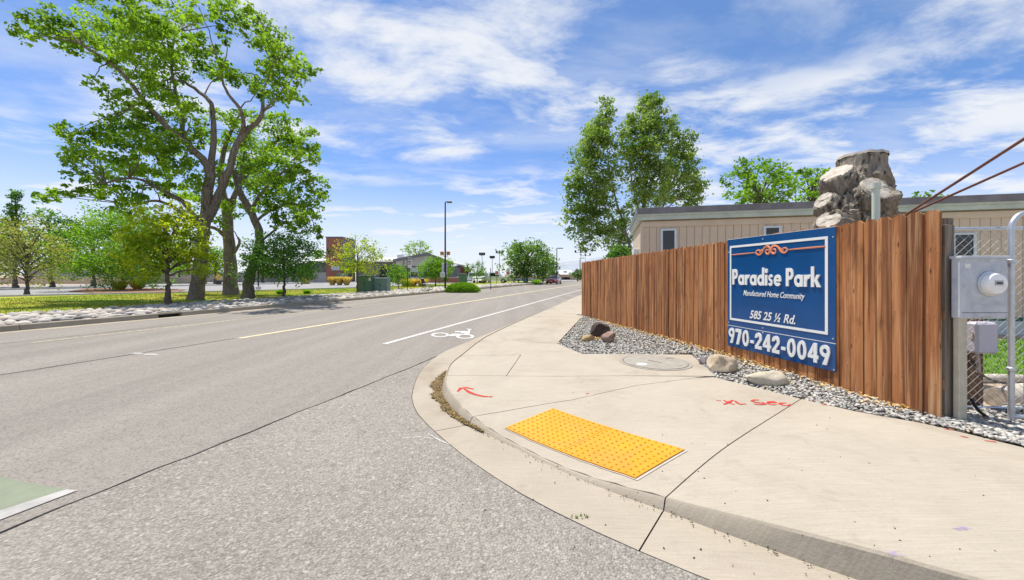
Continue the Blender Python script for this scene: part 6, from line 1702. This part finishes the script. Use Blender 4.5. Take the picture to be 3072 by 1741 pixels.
fixn(car_body([(-1.75, .94, .97, .70), (-1.0, .96, 1.36, .66), (-.2, .96, 1.43, .66), (.25, .96, 1.38, .66), (1.05, .9, .94, .70)], 1, .82).build('window_glass', m['glass'], car, smooth=True, angle=40))
MB().box(-.95, .15, -.55, .55, 1.385, 1.445, bev=.02).build('roof', m['carred'], car)
for sy in (-1, 1):
    MB().box(1.95, 2.17, sy * .62 - .13, sy * .62 + .13, .56, .70, bev=.03).build('headlight', m['lens'], car)
    MB().box(.55, .72, sy * .97 - .08, sy * .97 + .08, .92, 1.04, bev=.03).build('mirror', m['carred'], car)
MB().box(2.17, 2.215, -.5, .5, .3, .42, bev=.01).build('grille', m['black'], car); MB().box(2.215, 2.225, -.17, .17, .40, .5).build('number_plate', m['paper'], car)
wheels(car, (-1.35, 1.35), .80, .32)
def pickup(label, px, Y, rz, grp='white trucks parked by the station'):
    t = thing('pickup_truck', label, 'truck', (at(px, 700, Y).x, Y, .06), rz, grp)
    fixn(car_body([(-2.8, .5, 1.05, .9), (-2.7, .42, 1.1, .95), (.4, .42, 1.1, .97), (1.2, .42, 1.12, .97), (2.5, .45, 1.08, .94), (2.75, .5, .95, .88)], 1, .95).build('body', m['carwhite'], t, smooth=True, angle=40))
    fixn(car_body([(-.7, 1.09, 1.3, .86), (-.55, 1.09, 1.84, .82), (.75, 1.09, 1.86, .82), (1.5, 1.09, 1.13, .86)], 1, .86).build('cab', m['carwhite'], t, smooth=True, angle=40))
    for sy in (-1, 1): MB().add([(-.42, sy * .875, 1.2), (1.15, sy * .875, 1.2), (.7, sy * .82, 1.7), (-.42, sy * .82, 1.7)], [[0, 1, 2, 3]]).build('window', m['glass'], t)
    MB().add([(1.44, -.74, 1.2), (1.44, .74, 1.2), (.86, .66, 1.78), (.86, -.66, 1.78)], [[0, 1, 2, 3]]).build('windscreen', m['glass'], t)
    for sy in (-1, 1): MB().box(2.6, 2.78, sy * .68 - .16, sy * .68 + .16, .78, .98, bev=.03).build('headlight', m['lens'], t)
    MB().box(2.7, 2.86, -.85, .85, .42, .58, bev=.03).build('bumper', m['chrome'], t)
    wheels(t, (-1.75, 1.75), .86, .4); return t
pickup('white pickup truck parked side on left of the do not enter sign', 1238, 66, R(-8))
p2 = pickup('white utility truck with closed canopy behind the loose young tree', 1209, 66, R(-100))
MB().box(-2.7, -.6, -.9, .9, 1.12, 1.85, bev=.06).build('canopy', m['carwhite'], p2)
pickup('white truck mostly hidden between transformer and young tree', 1186, 72, R(-8))

# ------------------------------------------------------------------ buildings
def Pt(px, Y): return (px - CX) / F * Y
def zp(py, Y): return CAMZ - (py - YH) / F * Y
BY = 77.0
st = thing('fire_station', 'red brick and grey station hall with cream gabled metal roof across the lot', 'building', (Pt(980, BY), BY, 0))
ox = Pt(980, BY)
X = lambda px, Y=BY: Pt(px, Y) - ox
Zt = lambda py, Y=BY: zp(py, Y)
# tower
tx0, tx1, tz = X(821), X(861), Zt(597)
tw_ = thing('brick_tower', 'tall red brick tower with grey side panel and red emblem', 'tower', (Pt(841, BY), BY - .5, 0))
hw = (tx1 - tx0) / 2
MB().box(-hw, hw, 0, 6.5, 0, tz, bev=.02).build('wall', m['brick'], tw_)
dxr = Pt(893, BY + 6) - Pt(841, BY)
MB().add([(hw + .01, .02, .05), (dxr, 6, .05), (dxr, 6, Zt(601, BY + 5)), (hw + .01, .02, tz - .25), (hw + .01, .5, .05), (dxr - .3, 6.4, .05), (dxr - .3, 6.4, Zt(601, BY + 5)), (hw + .01, .5, tz - .25)], [[0, 1, 2, 3], [7, 6, 5, 4], [3, 2, 6, 7], [1, 5, 6, 2]]).build('side_panel', m['greybrick'], tw_)
MB().box(-hw - .12, hw + .12, -.12, 6.6, tz, tz + .18).build('coping', m['roofedge'], tw_)
e0 = Vector((hw + (dxr - hw) * .42, 6 * .42 - .08, Zt(613))); dn = Vector((6, -(dxr - hw), 0)).normalized()
Me = dn.to_track_quat('Z', 'Y').to_matrix().to_4x4(); Me.translation = e0
for k in range(4):
    MB().prism([(-.16, .1), (.16, .1), (.42, .75), (.2, .66), (0, .8), (-.2, .66), (-.42, .75)], .03, .09 + k * .003, Me @ Matrix.Rotation(k * math.pi / 2, 4, 'Z')).build('emblem_arm', m['redplate'], tw_)
MB().lathe([(.26, .02), (.26, .11), (.01, .115)], 18, Me).build('emblem_centre', m['redplate'], tw_)
wz = MB().box(-hw + 1.0, hw - .35, -.06, .02, Zt(680), Zt(667)).build('window', m['roofedge'], tw_); MB().box(-hw + 1.12, hw - .47, -.08, -.0605, Zt(680) + .12, Zt(667) - .12).build('pane', m['signback'], wz)
MB().box(hw - 1.4, hw - .2, -.05, .02, 0, Zt(693)).build('door', m['darkdoor'], tw_)
# grey wing at the left
wg = thing('grey_wing', 'low grey block wing with pale curved roof left of the tower', 'building', (Pt(783, BY + 1), BY + 1, 0)); hw2 = Pt(822, BY) - Pt(783, BY)
MB().box(-hw2, hw2 - .1, 0, 9, 0, Zt(659)).build('wall', m['greybrick'], wg)
MB().add([(-hw2 - .4, -.5, Zt(659)), (hw2 - .1, -.5, Zt(656.5)), (hw2 - .1, 9.4, Zt(646)), (-hw2 - .4, 9.4, Zt(648)), (-hw2 - .4, -.5, Zt(656)), (hw2 - .1, -.5, Zt(653.5)), (hw2 - .1, 9.4, Zt(643)), (-hw2 - .4, 9.4, Zt(645))], [[3, 2, 1, 0], [4, 5, 6, 7], [0, 1, 5, 4], [1, 2, 6, 5], [2, 3, 7, 6], [3, 0, 4, 7]]).build('roof', m['metalroof'], wg)
MB().box(-hw2 + 2.2, -hw2 + 3.6, -.05, .02, 0, 2.3).build('door', m['darkdoor'], wg)
# hall body
xe0, xe1 = X(893), X(1001)
MB().box(xe0, xe1, 0, 12, 0, Zt(657)).build('wall', m['greybrick'], st)
gd = MB().box(X(953), X(987), -.06, .02, .1, Zt(668)).build('bay_door', m['darkdoor'], st)
for k in range(4): MB().box(X(954), X(986), -.075, -.061, .8 + k * .62, .84 + k * .62).build('door_rib', m['roofedge'], gd)
MB().box(X(987.5), X(1001), -.10, .02, 0, Zt(657) - .02).build('brick_pier', m['brick'], st)
gx0, gx1, ga = X(1001) + .02, X(1135), X(1083)
FW = -2.0
MB().add([(gx0, FW, 0), (gx1, FW, 0), (gx1, FW, Zt(668)), (gx0, FW, Zt(668)), (gx0, 12, 0), (gx1, 12, 0), (gx1, 12, Zt(668)), (gx0, 12, Zt(668))], [[0, 1, 2, 3], [1, 5, 6, 2], [4, 0, 3, 7], [3, 2, 6, 7]]).build('gable_wall', m['greybrick'], st)
MB().add([(gx0, FW - .02, Zt(668)), (gx1, FW - .02, Zt(668)), (gx1, FW - .02, Zt(660)), (ga, FW - .02, Zt(640)), (gx0, FW - .02, Zt(656)), (gx0, FW + .3, Zt(668)), (gx1, FW + .3, Zt(668)), (gx1, FW + .3, Zt(660)), (ga, FW + .3, Zt(640)), (gx0, FW + .3, Zt(656))], [[0, 1, 2, 3, 4], [9, 8, 7, 6, 5]]).build('gable_panel', m['whitewall'], st)
def slab_roof(name, a, b, y0, y1, th, mat, par):
    (xa_, za_), (xb_, zb_) = a, b
    vs = [(xa_, y0, za_), (xb_, y0, zb_), (xb_, y1, zb_), (xa_, y1, za_), (xa_, y0, za_ + th), (xb_, y0, zb_ + th), (xb_, y1, zb_ + th), (xa_, y1, za_ + th)]
    return fixn(MB().add(vs, [[3, 2, 1, 0], [4, 5, 6, 7], [0, 1, 5, 4], [1, 2, 6, 5], [2, 3, 7, 6], [3, 0, 4, 7]]).build(name, m[mat], par))
slab_roof('roof', (X(1000), Zt(656)), (ga, Zt(640)), -3.6, 12.5, .22, 'metalroof', st); slab_roof('roof', (ga, Zt(640)), (X(1145), Zt(664)), -3.6, 12.5, .22, 'metalroof', st)
slab_roof('bargeboard', (X(1000), Zt(656) - .28), (ga, Zt(640) - .28), -3.75, -3.61, .55, 'roofedge', st); slab_roof('bargeboard', (ga, Zt(640) - .28), (X(1145), Zt(664) - .28), -3.75, -3.61, .55, 'roofedge', st)
MB().add([(X(893), -.6, Zt(657)), (X(1001), -.6, Zt(656)), (X(1001), 12, Zt(640)), (X(893), 12, Zt(642)), (X(893), -.6, Zt(655)), (X(1001), -.6, Zt(654)), (X(1001), 12, Zt(638)), (X(893), 12, Zt(640))], [[3, 2, 1, 0], [4, 5, 6, 7], [0, 1, 5, 4], [1, 2, 6, 5], [2, 3, 7, 6], [3, 0, 4, 7]]).build('roof', m['metalroof'], st)
for px in (1025, 1100): MB().tube([(X(px), -3.3, 0), (X(px), -3.3, Zt(653 if px < 1083 else 650))], .09, 8).build('column', m['roofedge'], st)
for (a_, b_, c_, d_) in ((1006, 1020, 672, 690), (1036, 1056, 672, 700), (1064, 1080, 672, 690)):
    w2 = MB().box(X(a_), X(b_), FW - .06, FW + .02, max(.1, Zt(d_)), Zt(c_)).build('window', m['whitewall'], st); MB().box(X(a_) + .15, X(b_) - .15, FW - .08, FW - .0605, max(.1, Zt(d_)) + .4, Zt(c_) - .9).build('pane', m['glass'], w2)
MB().box(X(974), X(987), 6, 8, Zt(648), Zt(633), bev=.05).build('air_conditioner', m['signback'], st)
# second brick building
B2 = 92.0; ox2 = Pt(1154, B2); X2 = lambda px: Pt(px, B2) - ox2; Z2 = lambda py: zp(py, B2)
b2 = thing('brick_house', 'small red brick building with low gabled roof right of the lamp post', 'building', (ox2, B2, 0))
xl, xr = X2(1141), X2(1172)
MB().add([(xl, 0, 0), (xr, 0, 0), (xr, 0, Z2(676)), (0, 0, Z2(667)), (xl, 0, Z2(676)), (xl, 9, 0), (xr, 9, 0), (xr, 9, Z2(676)), (0, 9, Z2(667)), (xl, 9, Z2(676))], [[0, 1, 2, 3, 4], [1, 6, 7, 2], [5, 0, 4, 9], [9, 8, 7, 6, 5]]).build('wall', m['brick'], b2)
slab_roof('roof', (X2(1128), Z2(677.5)), (0, Z2(666)), -1.2, 9.5, .25, 'metalroof', b2); slab_roof('roof', (0, Z2(666)), (X2(1178), Z2(676)), -1.2, 9.5, .25, 'metalroof', b2)
slab_roof('bargeboard', (0, Z2(666) - .3), (X2(1178), Z2(676) - .3), -1.35, -1.21, .55, 'roofedge', b2)
MB().box(X2(1131), X2(1140), 0, 6, 0, Z2(680)).build('side_wall', m['wallgrey'], b2); MB().box(X2(1142), X2(1145), -.06, .02, 0, Z2(678)).build('door', m['darkdoor'], b2)
MB().box(X2(1154), X2(1158), -.05, .02, 1.2, 2.3).build('vent', m['roofedge'], b2)
lw_ = thing('garden_wall', 'low red brick wall between hall and small brick building', 'wall', (Pt(1128, 70), 70, 0)); MB().box(-Pt(1128 + 1284.5, 70) * 0 - 4.2, 2.2, 0, .3, 0, zp(697, 70)).build('wall', m['brick'], lw_); MB().box(-4.3, 2.3, -.05, .35, zp(697, 70), zp(697, 70) + .08).build('coping', m['kerbwhite'], lw_)
# far white-roofed building
B3 = 125.0; b3 = thing('far_building', 'long low pale building with white roof beyond the red car', 'building', (Pt(1421, B3), B3, 0)); z3 = lambda py: zp(py, B3); w3 = Pt(1445, B3) - Pt(1421, B3)
MB().box(-w3, w3 * 1.6, 0, 12, -.2, z3(689)).build('wall', m['wallbeige'], b3)
fixn(MB().add([(-w3 - .4, -.8, z3(689)), (w3 * 1.7, -.8, z3(689)), (w3 * 1.6, 7, z3(677)), (-w3, 7, z3(678)), (-w3, 13, z3(689)), (w3 * 1.7, 13, z3(689))], [[0, 1, 2, 3], [3, 2, 5, 4]]).build('roof', m['carwhite'], b3))
for px in (1416, 1424): MB().box(Pt(px, B3) - Pt(1421, B3) - .8, Pt(px, B3) - Pt(1421, B3) + .8, -.06, .02, 0, z3(696)).build('door', m['darkdoor'], b3)
MB().box(-.5, .5, 2.5, 3.5, z3(687), z3(680.5)).build('vent', m['roofedge'], b3)
# field fence with orange band under the maple
ff = thing('field_fence', 'long low grey field fence with orange band behind the maples', 'fence', (Pt(1310, 88), 88, 0)); wl_ = Pt(1310, 88) - Pt(1262, 88)
MB().box(-wl_, wl_ * 1.7, 0, .1, 0, zp(697, 88)).build('panel', m['wallgrey'], ff); MB().box(-wl_, wl_ * 1.7, -.03, .12, zp(697, 88), zp(694, 88)).build('band', m['mural'], ff)
wv_ = thing('white_block_wall', 'pale low wall left of the large maple trunk', 'wall', (Pt(1272, 80), 80, 0)); MB().box(-1.2, 1.3, 0, .3, 0, zp(697, 80)).build('wall', m['kerbwhite'], wv_); MB().box(-1.25, 1.35, -.04, .34, zp(697, 80), zp(697, 80) + .1).build('coping', m['whitewall'], wv_)
# bins by the tower
for k, (px, mt, lb) in enumerate(((830, 'tealbin', 'teal wheeled bin beside the tower foot'), (838.5, 'greybin', 'left grey wheeled bin beside the teal one'), (846, 'greybin', 'right grey wheeled bin nearest the small tree'))):
    p = Vector((Pt(px + 20, 70), 70, .06)); t = thing('wheeled_bin', lb, 'bin', p, 0, 'wheeled bins by the tower'); MB().box(-.28, .28, -.3, .3, .08, 1.45, bev=.04).build('body', m[mt], t); MB().box(-.32, .32, -.36, .34, 1.45, 1.55, bev=.02).build('lid', m[mt], t)
    for sx_ in (-1, 1): MB().tube([(sx_ * .2 - .05, .25, .1), (sx_ * .2 + .05, .25, .1)], .1, 10).build('wheel', m['black'], t)
# low walls and houses at the far left
lw2 = thing('long_wall', 'long low beige stucco wall behind the left parking lot', 'wall', (Pt(200, 62), 62, 0)); MB().box(-30, 20, 0, .3, 0, zp(698, 62)).build('wall', m['wallbeige'], lw2); MB().box(-30, 20, -.05, .35, zp(698, 62), zp(698, 62) + .1).build('coping', m['kerbwhite'], lw2)
lw3 = thing('panel_fence', 'grey panel fence beyond the cottonwoods', 'fence', (Pt(560, 72), 72, 0))
npn = 14
pf = MB().box(.03, 1.97, 0, .06, .1, 1.9).mesh('panel'); pf.materials.append(m['wallgrey'])
po_ = MB().box(-.03, .03, -.03, .09, 0, 2.0).mesh('post'); po_.materials.append(m['greywood'])
for k in range(npn): link('panel', pf, None, lw3, loc=(-9 + 2 * k, 0, 0)); link('post', po_, None, lw3, loc=(-9 + 2 * k, 0, 0))
hs_ = thing('tan_house', 'low tan house hidden behind the left trees', 'house', (Pt(235, 80), 80, 0)); MB().box(-14, 14, 0, 8, 0, 2.8).build('wall', m['wallgrey'], hs_); slab_roof('roof', (-14.5, 2.6), (0, 4.6), -.6, 8.6, .2, 'roofedge', hs_); slab_roof('roof', (0, 4.6), (14.5, 2.6), -.6, 8.6, .2, 'roofedge', hs_)
# mesa on the horizon
V, Fc = [], []; nx = 60
prof = [(1330, 676), (1395, 659), (1420, 657), (1455, 653), (1490, 647), (1560, 640), (1700, 630), (1900, 628), (2300, 640)]
for i in range(nx):
    px = 1330 + (2300 - 1330) * i / (nx - 1); py = np.interp(px, [a for a, b in prof], [b for a, b in prof]) + .6 * mnoise.noise(Vector((i * .7, 0, 0)))
    for (yy, k) in ((2600, 0), (2900, .45), (3150, .8), (3300, 1.0), (4200, 1.0)):
        yy2 = yy + 120 * mnoise.noise(Vector((i * .5, k * 3, 1))); H2 = CAMZ + (YH - py) / F * 3300
        V.append(((px - CX) / F * 3300 * (yy2 / 3300) ** .3, yy2, -.3 + H2 * k))
for i in range(nx - 1):
    for k in range(4): Fc.append([i * 5 + k, (i + 1) * 5 + k, (i + 1) * 5 + k + 1, i * 5 + k + 1])
link('hills', np_mesh('hills', np.array(V), np.array(Fc), True), m['hill'], kind='structure')
